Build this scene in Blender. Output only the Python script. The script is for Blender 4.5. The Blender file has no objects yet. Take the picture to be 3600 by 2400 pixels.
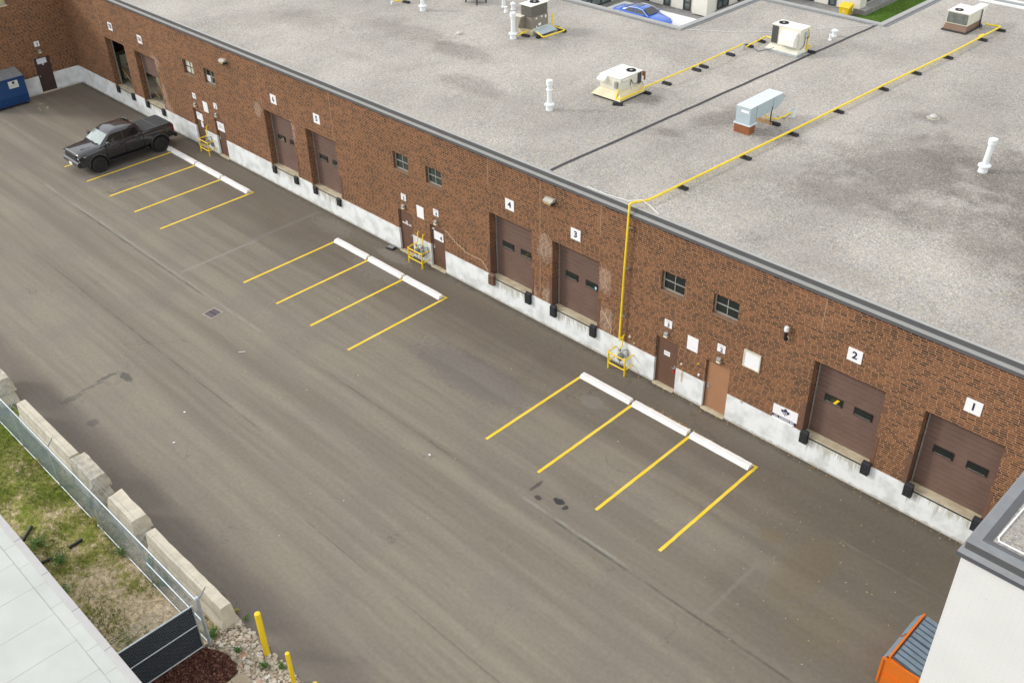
import bpy, bmesh, math, random
from mathutils import Vector, Matrix
from math import radians as R, sin, cos, pi
random.seed(7)
S = bpy.context.scene
COL = S.collection

# ------------------------------------------------------------------ camera, sky, sun, exposure
cd = bpy.data.cameras.new('camera'); cam = bpy.data.objects.new('camera', cd); COL.objects.link(cam)
cam.location = (22.800, -25.892, 23.953)
cam.rotation_mode = 'XYZ'
CAMROT = (0.9608, 0.0189, 0.7804)
cam.rotation_euler = CAMROT
cd.sensor_width = 36.0; cd.lens = 36.0 * 3552.2 / 3600.0
cd.clip_start = 0.5; cd.clip_end = 2000
S.camera = cam

SUN_DIR = Vector((1.30, 1.0, -0.94)).normalized()          # the way the light travels
EL = math.asin(-SUN_DIR.z); AZ = math.atan2(-SUN_DIR.x, -SUN_DIR.y)
w = bpy.data.worlds.new("World"); S.world = w; w.use_nodes = True
wn = w.node_tree
sky = wn.nodes.new('ShaderNodeTexSky'); sky.sky_type = 'NISHITA'; sky.sun_disc = False
sky.sun_elevation = EL; sky.sun_rotation = AZ % (2 * pi)
sky.air_density = 1.5; sky.dust_density = 1.0; sky.ozone_density = 1.0
hs = wn.nodes.new('ShaderNodeHueSaturation'); hs.inputs['Saturation'].default_value = 0.35; wn.links.new(sky.outputs[0], hs.inputs['Color'])   # thin high cloud whitens the sky
mx = wn.nodes.new('ShaderNodeMix'); mx.data_type = 'RGBA'; mx.inputs[0].default_value = 0.6; mx.inputs[7].default_value = (5.2, 5.2, 5.2, 1)   # even cloud layer
wn.links.new(hs.outputs[0], mx.inputs[6])
bg = wn.nodes['Background']; wn.links.new(mx.outputs[2], bg.inputs[0]); bg.inputs[1].default_value = 0.15
sd = bpy.data.lights.new('sun', 'SUN'); sun = bpy.data.objects.new('sun', sd); COL.objects.link(sun)
sd.energy = 0.95; sd.angle = R(10.0); sd.color = (1.0, 0.95, 0.88)
sun.rotation_euler = SUN_DIR.to_track_quat('-Z', 'Y').to_euler()
S.view_settings.view_transform = 'Standard'; S.view_settings.look = 'None'
S.view_settings.exposure = 0.84; S.view_settings.gamma = 1.0

# ------------------------------------------------------------------ shader helper
class SN:
    def __init__(s, name):
        s.m = bpy.data.materials.new(name); s.m.use_nodes = True
        s.nt = s.m.node_tree; s.b = s.nt.nodes['Principled BSDF']
        s.tc = s.nt.nodes.new('ShaderNodeTexCoord')
        s.obj = s.tc.outputs['Object']
    def link(s, a, b): s.nt.links.new(a, b)
    def put(s, sock, v):
        if hasattr(v, 'is_output') or isinstance(v, bpy.types.NodeSocket): s.link(v, sock)
        elif v is not None:
            if isinstance(v, (tuple, list)) and len(v) == 3 and len(getattr(sock, 'default_value', (0,))) == 4: v = (*v, 1)
            sock.default_value = v
    def math(s, op, a, b=None, c=None, clamp=False):
        n = s.nt.nodes.new('ShaderNodeMath'); n.operation = op; n.use_clamp = clamp
        s.put(n.inputs[0], a)
        if b is not None: s.put(n.inputs[1], b)
        if c is not None: s.put(n.inputs[2], c)
        return n.outputs[0]
    def mix(s, f, a, b, mode='MIX'):
        n = s.nt.nodes.new('ShaderNodeMix'); n.data_type = 'RGBA'; n.blend_type = mode
        s.put(n.inputs[0], f); s.put(n.inputs[6], a); s.put(n.inputs[7], b)
        return n.outputs[2]
    def sep(s, v=None):
        n = s.nt.nodes.new('ShaderNodeSeparateXYZ'); s.put(n.inputs[0], v or s.obj); return n.outputs
    def comb(s, x, y, z=0.0):
        n = s.nt.nodes.new('ShaderNodeCombineXYZ')
        s.put(n.inputs[0], x); s.put(n.inputs[1], y); s.put(n.inputs[2], z); return n.outputs[0]
    def scale(s, v, xyz):
        n = s.nt.nodes.new('ShaderNodeVectorMath'); n.operation = 'MULTIPLY'
        s.put(n.inputs[0], v); n.inputs[1].default_value = xyz; return n.outputs[0]
    def noise(s, v=None, sc=1.0, det=3.0, rough=0.55, col=False):
        n = s.nt.nodes.new('ShaderNodeTexNoise'); s.put(n.inputs['Vector'], v or s.obj)
        n.inputs['Scale'].default_value = sc; n.inputs['Detail'].default_value = det; n.inputs['Roughness'].default_value = rough
        return n.outputs['Color' if col else 'Fac']
    def voro(s, v=None, sc=1.0):
        n = s.nt.nodes.new('ShaderNodeTexVoronoi'); s.put(n.inputs['Vector'], v or s.obj); n.inputs['Scale'].default_value = sc
        return n.outputs
    def mr(s, v, a, b, c=0.0, d=1.0, smooth=True):
        n = s.nt.nodes.new('ShaderNodeMapRange'); n.interpolation_type = 'SMOOTHSTEP' if smooth else 'LINEAR'
        s.put(n.inputs[0], v)
        for i, q in enumerate((a, b, c, d)): s.put(n.inputs[i + 1], q)
        return n.outputs[0]
    def ramp(s, f, stops, const=False):
        n = s.nt.nodes.new('ShaderNodeValToRGB'); s.put(n.inputs[0], f)
        if const: n.color_ramp.interpolation = 'CONSTANT'
        el = n.color_ramp.elements
        while len(el) < len(stops): el.new(0.5)
        for e, (p, c) in zip(el, stops): e.position = p; e.color = (*c, 1)
        return n.outputs[0]
    def blob(s, u, v, cu, cv, ru, rv, nz=None, amt=0.8, soft=0.5):
        """1 inside a wobbly ellipse, 0 outside"""
        a = s.math('DIVIDE', s.math('SUBTRACT', u, cu), ru); b = s.math('DIVIDE', s.math('SUBTRACT', v, cv), rv)
        d = s.math('SQRT', s.math('ADD', s.math('MULTIPLY', a, a), s.math('MULTIPLY', b, b)))
        if nz is not None: d = s.math('ADD', d, s.math('MULTIPLY', s.math('SUBTRACT', nz, 0.5), amt * 2))
        return s.mr(d, 1.0 - soft, 1.0 + soft, 1.0, 0.0)
    def bump(s, h, dist=0.01, st=0.5):
        n = s.nt.nodes.new('ShaderNodeBump'); n.inputs['Strength'].default_value = st; n.inputs['Distance'].default_value = dist
        s.put(n.inputs['Height'], h); s.link(n.outputs[0], s.b.inputs['Normal'])
    def done(s, col, rough=0.8, metal=0.0, spec=None):
        s.put(s.b.inputs['Base Color'], col); s.put(s.b.inputs['Roughness'], rough); s.put(s.b.inputs['Metallic'], metal)
        if spec is not None: s.b.inputs['Specular IOR Level'].default_value = spec
        return s.m

def plain(name, c, rough=0.6, metal=0.0, var=0.12, sc=3.0, spec=None, coat=0.0, fine=0.0):
    s = SN(name)
    n = s.noise(sc=sc, det=5)
    k = s.mr(n, 0.3, 0.7, 1 - var, 1 + var * 0.6, False)
    if fine:
        k = s.math('MULTIPLY', k, s.mr(s.noise(sc=70, det=2), 0.3, 0.7, 1 - fine, 1 + fine, False))
    col = s.mix(1.0, c, s.comb(k, k, k), 'MULTIPLY')
    s.put(s.b.inputs['Coat Weight'], coat)
    s.b.inputs['Coat Roughness'].default_value = 0.05
    r = s.mr(s.noise(sc=sc * 2.3, det=3), 0.3, 0.7, max(0.02, rough - 0.08), min(1, rough + 0.08), False)
    return s.done(col, r, metal, spec)

def brick_mat(name, tones, mortar, white=False, patches=()):
    s = SN(name)
    x, y, z = s.sep()
    g = s.nt.nodes.new('ShaderNodeNewGeometry'); nx, ny, nz = s.sep(g.outputs['True Normal'])
    ax = s.math('GREATER_THAN', s.math('ABSOLUTE', nx), 0.6)
    u = s.math('ADD', s.math('MULTIPLY', x, s.math('SUBTRACT', 1.0, ax)), s.math('MULTIPLY', y, ax))
    v = s.comb(u, z, 0.0)
    row = s.math('FLOOR', s.math('DIVIDE', z, .08)); sh = s.math('FRACT', s.math('MULTIPLY', s.math('SINE', s.math('MULTIPLY', row, 12.9898)), 437.58))
    vb = s.comb(s.math('ADD', u, s.math('MULTIPLY', sh, .24)), z, 0.0)
    b = s.nt.nodes.new('ShaderNodeTexBrick'); s.link(vb, b.inputs['Vector']); b.offset = 0.0
    b.inputs['Color1'].default_value = (0, 0, 0, 1); b.inputs['Color2'].default_value = (1, 1, 1, 1); b.inputs['Mortar'].default_value = (0.5, 0.5, 0.5, 1)
    b.inputs['Scale'].default_value = 1.0; b.inputs['Brick Width'].default_value = 0.24; b.inputs['Row Height'].default_value = 0.080
    b.inputs['Mortar Size'].default_value = 0.0095; b.inputs['Mortar Smooth'].default_value = 0.2; b.inputs['Bias'].default_value = 0.0
    fac = b.outputs['Fac']
    rnd = s.math('ADD', b.outputs['Color'], s.math('MULTIPLY', s.math('SUBTRACT', s.noise(v, 0.9, 5), 0.5), 0.55))
    colr = s.ramp(rnd, tones)
    big = s.mr(s.noise(v, 0.22, 5), 0.3, 0.7, 0.80, 1.16, False)
    colr = s.mix(1.0, colr, s.comb(big, big, big), 'MULTIPLY')
    mor = mortar
    if patches:
        nzv = s.noise(v, 2.2, 6, .65); m = None
        for (pu, pz, ru, rz) in patches:
            q = s.blob(u, z, pu, pz, ru, rz, nzv, 1.1, 0.35)
            m = q if m is None else s.math('MAXIMUM', m, q)
        m = s.math('MULTIPLY', m, s.math('SUBTRACT', 1.0, ax))
        mor = s.mix(s.math('MULTIPLY', m, .75), mortar, (0.66, 0.52, 0.41))
        colr = s.mix(s.math('MULTIPLY', m, 0.08), colr, (0.34, 0.22, 0.15))
        hot = s.mr(s.math('MULTIPLY', m, s.noise(v, 6, 2)), 0.3, 0.55)
        colr = s.mix(s.math('MULTIPLY', hot, 0.18), colr, (0.45, 0.33, 0.24))
    grain = s.mr(s.noise(v, 26, 3), 0.25, 0.75, 0.82, 1.14, False)
    c = s.mix(fac, colr, mor)
    c = s.mix(1.0, c, s.comb(grain, grain, grain), 'MULTIPLY')
    s.bump(s.math('SUBTRACT', 1.0, fac), 0.006, 0.5)
    return s.done(c, 0.9, spec=0.2)

# ------------------------------------------------------------------ materials
TONES = [(0.0, (0.052, 0.031, 0.024)), (0.16, (0.085, 0.045, 0.031)), (0.42, (0.136, 0.063, 0.037)), (0.75, (0.176, 0.079, 0.042)), (1.0, (0.225, 0.100, 0.050))]
PATCH = [(-32.5, 4.0, .55, .45), (-32.15, 2.3, .22, .5), (-32.0, 1.45, .42, .35), (-21.95, 4.05, .36, .4), (-19.0, 3.7, .28, .6),
         (-1.5, 3.7, .42, .6), (-1.35, 1.5, .32, .35), (-2.2, 1.35, .3, .3), (1.65, 3.5, .3, .55), (1.75, 1.75, .42, .55)]
M_BRICK = brick_mat('brown_brick', TONES, (0.40, 0.235, 0.130), patches=PATCH)

def m_white_brick():
    s = SN('white_painted_brick'); x, y, z = s.sep()
    g = s.nt.nodes.new('ShaderNodeNewGeometry'); nx, ny, nz = s.sep(g.outputs['True Normal'])
    ax = s.math('GREATER_THAN', s.math('ABSOLUTE', nx), 0.6)
    u = s.math('ADD', s.math('MULTIPLY', x, s.math('SUBTRACT', 1.0, ax)), s.math('MULTIPLY', y, ax))
    v = s.comb(u, z, 0.0)
    b = s.nt.nodes.new('ShaderNodeTexBrick'); s.link(v, b.inputs['Vector'])
    b.inputs['Scale'].default_value = 1.0; b.inputs['Brick Width'].default_value = 0.30; b.inputs['Row Height'].default_value = 0.080
    b.inputs['Mortar Size'].default_value = 0.006; b.inputs['Mortar Smooth'].default_value = 0.6
    b.inputs['Color1'].default_value = (0, 0, 0, 1); b.inputs['Color2'].default_value = (1, 1, 1, 1)
    k = s.mr(s.noise(v, 0.7, 5), 0.3, 0.7, 0.95, 1.02, False)
    c = s.mix(b.outputs['Fac'], (0.72, 0.725, 0.71), (0.63, 0.635, 0.62))
    c = s.mix(1.0, c, s.comb(k, k, k), 'MULTIPLY')
    sp = s.mr(s.noise(v, 7.0, 2), 0.735, 0.76)
    c = s.mix(sp, c, (0.42, 0.41, 0.40))
    s.bump(s.math('SUBTRACT', 1.0, b.outputs['Fac']), 0.004, 0.35)
    return s.done(c, 0.75)
M_WBRICK = m_white_brick()

def m_asphalt():
    s = SN('worn_asphalt'); x, y, z = s.sep()
    wob = s.noise(s.scale(s.obj, (.35, .35, 1)), 1.0, 4)
    yy = s.math('ADD', y, s.math('MULTIPLY', s.math('SUBTRACT', wob, .5), .22))
    v1 = s.comb(s.math('MULTIPLY', x, .035), s.math('MULTIPLY', yy, .75))
    v2 = s.comb(s.math('MULTIPLY', x, .09), s.math('MULTIPLY', yy, 2.3), 3.0)
    st = s.mr(s.math('ADD', s.math('MULTIPLY', s.noise(v1, 1, 3), .62), s.math('MULTIPLY', s.noise(v2, 1, 3), .38)), .36, .64)
    c = s.mix(st, (0.176, 0.154, 0.120), (0.242, 0.215, 0.166))
    bl = s.mr(s.noise(s.obj, .33, 4), .45, .7)
    c = s.mix(s.math('MULTIPLY', bl, .45), c, (0.180, 0.158, 0.140))
    # darker, browner paving close to the docks, at the left corner and round the right end
    wall = s.mr(s.math('ADD', y, s.math('MULTIPLY', s.math('SUBTRACT', s.noise(s.obj, .55, 5), .5), 3.0)), -5.2, -1.0)
    c = s.mix(s.math('MULTIPLY', wall, .72), c, (0.122, 0.098, 0.075))
    rt = s.math('MULTIPLY', s.mr(s.math('ADD', x, s.math('MULTIPLY', s.math('SUBTRACT', s.noise(s.obj, .4, 5), .5), 5.0)), 9.5, 15.0), s.mr(y, -11, -7.0))
    c = s.mix(s.math('MULTIPLY', rt, .55), c, (0.110, 0.095, 0.072))
    bar = s.mr(s.math('ADD', y, s.math('MULTIPLY', s.math('SUBTRACT', s.noise(s.obj, .5, 4), .5), 1.2)), -16.9, -16.0, 1, 0)  # shade along the barriers, put into the asphalt colour
    c = s.mix(s.math('MULTIPLY', bar, .6), c, (0.130, 0.112, 0.098))
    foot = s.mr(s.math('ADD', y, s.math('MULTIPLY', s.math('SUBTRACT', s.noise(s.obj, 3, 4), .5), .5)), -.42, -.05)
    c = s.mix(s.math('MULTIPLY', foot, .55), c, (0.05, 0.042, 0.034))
    # seams
    wz = s.math('MULTIPLY', s.math('SUBTRACT', s.noise(s.obj, 1.1, 4), .5), .10)
    def hseam(y0, xa, xb, wd, colr, k):
        nonlocal c
        d = s.math('ABSOLUTE', s.math('SUBTRACT', s.math('ADD', y, wz), y0))
        m = s.math('MULTIPLY', s.mr(d, wd * .4, wd, 1, 0), s.math('MULTIPLY', s.mr(x, xa, xa + .8), s.mr(x, xb - .8, xb, 1, 0)))
        m = s.math('MULTIPLY', m, s.mr(s.noise(s.obj, .9, 4), .35, .6, .15, 1))
        c = s.mix(s.math('MULTIPLY', m, k), c, colr)
    def vseam(x0, ya, yb, wd, colr, k):
        nonlocal c
        d = s.math('ABSOLUTE', s.math('SUBTRACT', s.math('ADD', x, wz), x0))
        m = s.math('MULTIPLY', s.mr(d, wd * .4, wd, 1, 0), s.math('MULTIPLY', s.mr(y, ya, ya + .3), s.mr(y, yb - .5, yb, 1, 0)))
        c = s.mix(s.math('MULTIPLY', m, k), c, colr)
    LT = (0.27, 0.255, 0.22); DK = (0.075, 0.07, 0.062)
    hseam(-8.62, -31, -9.5, .10, LT, .8); hseam(-8.74, -27, -14, .07, DK, .65)
    hseam(-8.12, 4.5, 10, .09, LT, .75); hseam(-8.24, 6.0, 17, .07, DK, .6); hseam(-8.4, -9, 4.2, .06, DK, .4)
    hseam(-2.55, 13, 17.5, .07, LT, .25); hseam(-12.3, -24, -4, .05, DK, .45); hseam(-13.9, 0, 12, .05, DK, .35)
    vseam(-16.8, -8.5, -4.0, .14, LT, .6); vseam(-16.95, -5.0, -.2, .18, (0.2, .185, .165), .45); vseam(12.5, -8.1, -5.0, .10, LT, .22)
    # oil, tar and chalky scuffs, plus a broad darker patch by the pickup
    nzf = s.noise(s.obj, 4.5, 7, .7)
    for (cx, cy, rx, ry, k, colr, am) in [(6.15, -7.45, .20, .15, .9, (.03, .032, .036), 1.3), (6.5, -7.52, .12, .10, .85, (.03, .032, .036), 1.4), (5.5, -7.8, .14, .09, .8, (.04, .04, .04), 1.4),
            (5.05, -7.4, .08, .3, .7, (.05, .05, .05), 1.2), (-11.15, -14.15, .42, .16, .7, (.065, .066, .068), 1.3), (-11.7, -14.6, .10, .45, .65, (.08, .08, .08), 1.5), (-11.55, -15.4, .08, .5, .5, (.09, .09, .088), 1.6), (-11.4, -16.3, .16, .5, .5, (.085, .08, .08), 1.6), (-9.4, -16.4, .22, .2, .5, (.07, .068, .075), .9),
            (-10.3, -2.1, 1.7, .55, .35, (.24, .22, .195), 1.4), (-10.6, -.75, 1.1, .3, .45, (.26, .24, .21), 1.4), (-15.2, -.9, 1.4, .5, .3, (.24, .22, .2), 1.6), (13.7, -4.4, .7, 1.6, .28, (.17, .125, .06), 1.4), (12.2, -3.9, .4, .3, .3, (.18, .125, .06), 1.2), (15.2, -6.2, .9, 1.2, .2, (.17, .13, .07), 1.4),
            (-1.2, -4.6, 3.0, 1.0, .45, (.125, .115, .118), .9), (3.4, -2.6, .6, .35, .35, (.24, .23, .21), 1.5), (-29, -4.5, 2.2, 1.8, .35, (.10, .095, .09), .8)]:
        m = s.blob(x, y, cx, cy, rx, ry, nzf, am, .22)
        c = s.mix(s.math('MULTIPLY', m, k), c, colr)
    cw = s.nt.nodes.new('ShaderNodeTexVoronoi'); cw.feature = 'DISTANCE_TO_EDGE'; cw.inputs['Scale'].default_value = .16
    wv = s.nt.nodes.new('ShaderNodeVectorMath'); wv.operation = 'ADD'; s.link(s.obj, wv.inputs[0]); s.link(s.scale(s.noise(s.obj, .9, 5, .65, True), (2.2, 2.2, 0)), wv.inputs[1]); s.link(wv.outputs[0], cw.inputs['Vector'])
    ck = s.math('MULTIPLY', s.mr(cw.outputs[0], .0, .004, 1, 0), s.mr(s.noise(s.obj, .21, 3), .52, .6))
    c = s.mix(s.math('MULTIPLY', ck, .45), c, (.06, .055, .05))
    f = s.mr(s.noise(s.obj, 40, 4, .75), .25, .75, .78, 1.22, False)
    f2 = s.mr(s.noise(s.obj, 7, 5, .7), .3, .7, .90, 1.10, False)
    f = s.math('MULTIPLY', f, f2)
    c = s.mix(1.0, c, s.comb(f, f, f), 'MULTIPLY')
    s.bump(s.noise(s.obj, 90, 2), .006, .35)
    return s.done(c, .86, spec=.3)
M_ASPH = m_asphalt()

def m_gravel_roof():
    s = SN('gravel_roofing'); x, y, z = s.sep()
    vo = s.voro(s.obj, 24.0); vo2 = s.voro(s.obj, 11.0)
    h = s.nt.nodes.new('ShaderNodeSeparateColor'); s.link(vo['Color'], h.inputs[0])
    h2 = s.nt.nodes.new('ShaderNodeSeparateColor'); s.link(vo2['Color'], h2.inputs[0])
    c = s.ramp(h.outputs[0], [(0, (.27, .255, .235)), (.3, (.385, .365, .335)), (.55, (.43, .407, .372)), (.8, (.46, .437, .403)), (1, (.56, .54, .505))])
    tint = s.ramp(h2.outputs[1], [(0, (.95, .95, .98)), (.5, (1, .99, .97)), (1, (1.06, .99, .91))])
    c = s.mix(1.0, c, tint, 'MULTIPLY')
    big = s.mr(s.noise(s.scale(s.obj, (1, .7, 1)), .17, 6, .6), .36, .62, .74, 1.08, False)
    c = s.mix(1.0, c, s.comb(big, big, big), 'MULTIPLY')
    hue = s.mr(s.noise(s.obj, .42, 4), .4, .65)
    c = s.mix(s.math('MULTIPLY', hue, .3), c, (.40, .365, .33))
    nz = s.noise(s.obj, .9, 5)
    for (cx, cy, rx, ry, k) in [(8.6, 9.3, 2.6, 2.6, .8), (12.5, 11.5, 3.5, 2.6, .85), (7.4, 5.6, 1.8, 1.2, .6), (14.5, 7, 2.5, 3, .75), (11.2, 6.3, 1.6, 1.3, .6), (16.5, 10, 3, 3, .7), (.6, 8.8, .8, 1.5, .8), (-.3, 6.0, .7, .4, .75), (3.0, 8.9, 1.1, .8, .75), (-14, 7.0, 2.4, .8, .6), (-10, 4.3, 2.0, .7, .5), (-18.5, 7.5, 3.0, 1.0, .5), (-3.1, 8.2, .6, .6, .75), (6.9, 14.6, .6, .55, .7), (-17, 3.2, 1.5, .4, .3), (-24, 5, 3, 1.2, .3), (10.5, 1.2, 1.3, .5, .2), (-3.6, 13.9, 2.5, 1.2, .28), (.5, 20.5, 2.0, .7, .25)]:
        m = s.blob(x, y, cx, cy, rx, ry, nz, 1.1, .6)
        m = s.math('MULTIPLY', m, s.mr(h.outputs[0], 0, 1, 1.15, .55, False), clamp=True)
        c = s.mix(s.math('MULTIPLY', m, s.math('MULTIPLY', k, .8)), c, (.135, .116, .10), 'MIX')
    g = s.mr(h.outputs[2], 0, 1, .86, 1.12, False)
    c = s.mix(1.0, c, s.comb(g, g, g), 'MULTIPLY')
    s.bump(vo['Distance'], .02, .5)
    return s.done(c, .92, spec=.2)
M_ROOF = m_gravel_roof()

def m_foundation():
    s = SN('white_painted_concrete'); x, y, z = s.sep()
    st = s.noise(s.comb(s.math('MULTIPLY', x, 9.0), s.math('MULTIPLY', z, .7), y), 1.0, 4)
    n = s.noise(s.obj, 1.6, 5)
    c = s.mix(s.mr(n, .4, .68), (.76, .785, .79), (.58, .60, .59))
    c = s.mix(s.math('MULTIPLY', s.mr(st, .56, .70), .14), c, (.42, .42, .39))
    low = s.math('MULTIPLY', s.mr(s.math('ADD', z, s.math('MULTIPLY', s.math('SUBTRACT', s.noise(s.obj, 5, 4), .5), .25)), .02, .15, 1, 0), .65)
    c = s.mix(low, c, (.33, .28, .20))
    m = None
    for cx in (15.8, 11.97, .12, -3.5, -16.55, -20.2, -33.75, -37.45):
        d = s.mr(s.math('ABSOLUTE', s.math('SUBTRACT', x, cx)), 1.15, 1.35, 1, 0); m = d if m is None else s.math('MAXIMUM', m, d)
    drip = s.mr(s.math('ADD', s.math('MULTIPLY', st, .9), s.math('MULTIPLY', s.mr(z, .25, 1.1, 0, 1, False), .42)), .66, .82)
    c = s.mix(s.math('MULTIPLY', s.math('MULTIPLY', drip, m), .8), c, (.42, .40, .33))
    ru = s.math('MULTIPLY', s.blob(x, z, 5.60, .95, .05, .28, s.noise(s.obj, 6, 3), .5, .4), .7)
    c = s.mix(ru, c, (.42, .20, .05))
    s.bump(s.noise(s.obj, 30, 3), .004, .3)
    return s.done(c, .85)
M_FOUND = m_foundation()

def m_ground_soil():
    s = SN('patchy_lawn_soil'); n = s.noise(s.obj, .85, 7, .62); n2 = s.noise(s.obj, 4.5, 6, .72)
    x, y, z = s.sep()
    t = s.math('ADD', s.math('MULTIPLY', n, .65), s.math('MULTIPLY', n2, .45))
    t = s.math('ADD', t, s.mr(x, -11, 1, .10, -.12, False))
    c = s.ramp(s.mr(t, .34, .72, 0, 1, False), [(0, (.60, .48, .33)), (.33, (.47, .38, .24)), (.5, (.29, .26, .10)), (.75, (.17, .20, .035)), (1, (.12, .17, .02))])
    k = s.math('MULTIPLY', s.mr(s.noise(s.obj, 22, 4, .7), .3, .7, .55, 1.35, False), s.mr(s.noise(s.obj, 6.5, 4, .7), .35, .65, .55, 1.25, False))
    c = s.mix(1.0, c, s.comb(k, k, k), 'MULTIPLY')
    s.bump(s.noise(s.obj, 9, 5), .06, .8)
    return s.done(c, .95, spec=.1)
M_SOIL = m_ground_soil()

def m_speck(name, stops, sc, big=.35, rough=.95):
    s = SN(name); vo = s.voro(s.obj, sc); h = s.nt.nodes.new('ShaderNodeSeparateColor'); s.link(vo['Color'], h.inputs[0])
    c = s.ramp(h.outputs[0], stops)
    k = s.mr(s.noise(s.obj, big, 5), .3, .7, .75, 1.15, False)
    c = s.mix(1.0, c, s.comb(k, k, k), 'MULTIPLY'); s.bump(vo['Distance'], .03, .7)
    return s.done(c, rough, spec=.15)
M_MULCH = m_speck('dark_mulch', [(0, (.030, .012, .009)), (.5, (.082, .032, .024)), (.85, (.13, .055, .04)), (1, (.22, .13, .09))], 22, 2.0)
M_GRAV = m_speck('stone_bed', [(0, (.14, .11, .08)), (.5, (.34, .28, .20)), (1, (.55, .48, .38))], 18, 1.0)

def m_conc(name, c0, c1, sc=2.0, fine=.1):
    s = SN(name); n = s.noise(s.obj, sc, 6, .62)
    c = s.mix(s.mr(n, .34, .66), c0, c1)
    pit = s.mr(s.noise(s.obj, 14, 4), .62, .72)
    c = s.mix(s.math('MULTIPLY', pit, .35), c, tuple(q * .55 for q in c1))
    k = s.mr(s.noise(s.obj, 60, 2), .3, .7, 1 - fine, 1 + fine, False)
    c = s.mix(1.0, c, s.comb(k, k, k), 'MULTIPLY'); s.bump(s.noise(s.obj, 16, 5), .012, .5)
    return s.done(c, .9, spec=.2)
M_CONC = m_conc('cream_concrete', (.66, .60, .48), (.54, .49, .39))
M_CONC2 = m_conc('weathered_grey_concrete', (.56, .51, .42), (.34, .315, .26), 3.5)
M_SILL = m_conc('dock_sill_concrete', (.60, .53, .38), (.46, .39, .27), 2.5)
M_STOP = plain('white_stop_paint', (.80, .79, .77), .7, var=.07, sc=2.2, fine=.05)
def m_yellow_line():
    s = SN('yellow_line_paint'); n = s.noise(s.obj, 14, 5, .7)
    c = s.mix(s.mr(s.noise(s.obj, 1.2, 3), .35, .65), (.82, .55, .015), (.84, .60, .07))
    c = s.mix(s.mr(n, .68, .76), c, (.2, .18, .14))
    return s.done(c, .75)
M_LINE = m_yellow_line()
M_YEL = plain('yellow_enamel', (.84, .58, .008), .4, var=.08, sc=4)
M_YELPIPE = plain('yellow_pipe_paint', (.86, .63, .02), .5, var=.10, sc=5)
M_FASL = plain('light_grey_flashing', (.27, .275, .265), .7, var=.06, sc=1.5)
M_FASD = plain('charcoal_flashing', (.095, .095, .10), .5, var=.08, sc=1.5)
M_CAP = plain('pale_roof_coping', (.36, .36, .35), .75, var=.08, sc=2)
M_TAR = plain('black_roof_sealant', (.045, .043, .048), .8, var=.2, sc=3)
def m_dock():
    s = SN('brown_dock_panel'); x, y, z = s.sep()
    n = s.mr(s.noise(s.obj, 1.5, 5), .3, .7, .88, 1.1, False)
    c = s.mix(1.0, (.148, .092, .073), s.comb(n, n, n), 'MULTIPLY')
    return s.done(c, .55)
M_DOCK = m_dock()
M_HEAD = plain('door_header_grey', (.085, .068, .058), .7)
M_BROWN = plain('brown_door_paint', (.135, .072, .048), .5, var=.12, sc=2)
M_TAN = plain('tan_door_paint', (.36, .185, .098), .5, var=.10, sc=1.5)
M_DKBR = plain('dark_brown_door_paint', (.055, .032, .028), .5)
M_STEEL = plain('brown_corner_steel', (.15, .080, .053), .55, var=.2, sc=4)
M_RAIL = plain('galvanised_track', (.42, .42, .40), .45, .5, var=.15, sc=6)
M_GALV = plain('galvanised_steel', (.50, .56, .60), .42, .55, var=.15, sc=7)
M_WIRE = plain('galvanised_wire', (.26, .33, .37), .5, .35)
M_BLACK = plain('black_rubber', (.016, .016, .02), .75, var=.25, sc=9)
M_BLKPL = plain('black_plastic', (.012, .012, .015), .45)
M_GLASS = plain('dark_window_glass', (.012, .018, .016), .06, spec=.8, var=.3, sc=1.6)
M_GLASS2 = plain('grey_green_window_glass', (.04, .055, .05), .10, spec=.8, var=.5, sc=4.0)
M_PALEGL = plain('papered_window_glass', (.62, .62, .53), .25, var=.12, sc=5)
M_FRAME = plain('weathered_window_frame', (.30, .31, .28), .6)
M_SIGN = plain('white_sign_face', (.82, .82, .84), .5, var=.03)
M_NAVY = plain('navy_lettering', (.012, .012, .06), .6, var=.05)
M_GREYT = plain('grey_lettering', (.36, .37, .38), .6, var=.05)
M_LAMPW = plain('lamp_housing_beige', (.46, .44, .38), .55)
M_LENS = plain('yellowed_lens', (.62, .50, .22), .3)
M_LENSW = plain('white_lens', (.78, .74, .62), .3)
M_PVC = plain('white_vent_paint', (.76, .79, .80), .45, var=.06, sc=4)
M_RTU = plain('cream_sheet_metal', (.68, .66, .56), .5, var=.07, sc=2)
M_RTUT = plain('white_sheet_metal', (.80, .79, .74), .5, var=.05, sc=2)
M_SKIRT = plain('pale_yellow_flashing', (.64, .56, .37), .55, var=.12, sc=2)
M_COIL = plain('dark_coil_fins', (.06, .065, .068), .6, var=.25, sc=12)
M_COILG = plain('green_grey_coil', (.14, .155, .14), .6, var=.3, sc=4)
M_AHU = plain('blue_grey_sheet_metal', (.40, .49, .53), .45, var=.08, sc=2)
M_AHUT = plain('pale_blue_top_metal', (.62, .68, .71), .45, var=.05, sc=2)
M_TANRTU = plain('tan_sheet_metal', (.235, .205, .165), .55, var=.1, sc=3)
M_RUST = plain('rust_brown_curb', (.26, .095, .035), .8, var=.25, sc=4)
M_CREAM = plain('cream_stucco', (.74, .72, .65), .85, var=.05, sc=1.2)
M_DKFR = plain('dark_bronze_frame', (.05, .042, .042), .45)
M_OFFGL = plain('office_glass', (.10, .14, .14), .08, spec=.8, var=.5, sc=2.5)
M_PAD = plain('pale_concrete_pad', (.86, .86, .84), .85, var=.05, sc=.6, fine=.04)
M_PAVE = m_conc('beige_pavers', (.42, .35, .25), (.34, .28, .20), 3)
M_STRIP = m_conc('grey_concrete_walk', (.30, .295, .285), (.24, .235, .225), 1.5)
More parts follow.
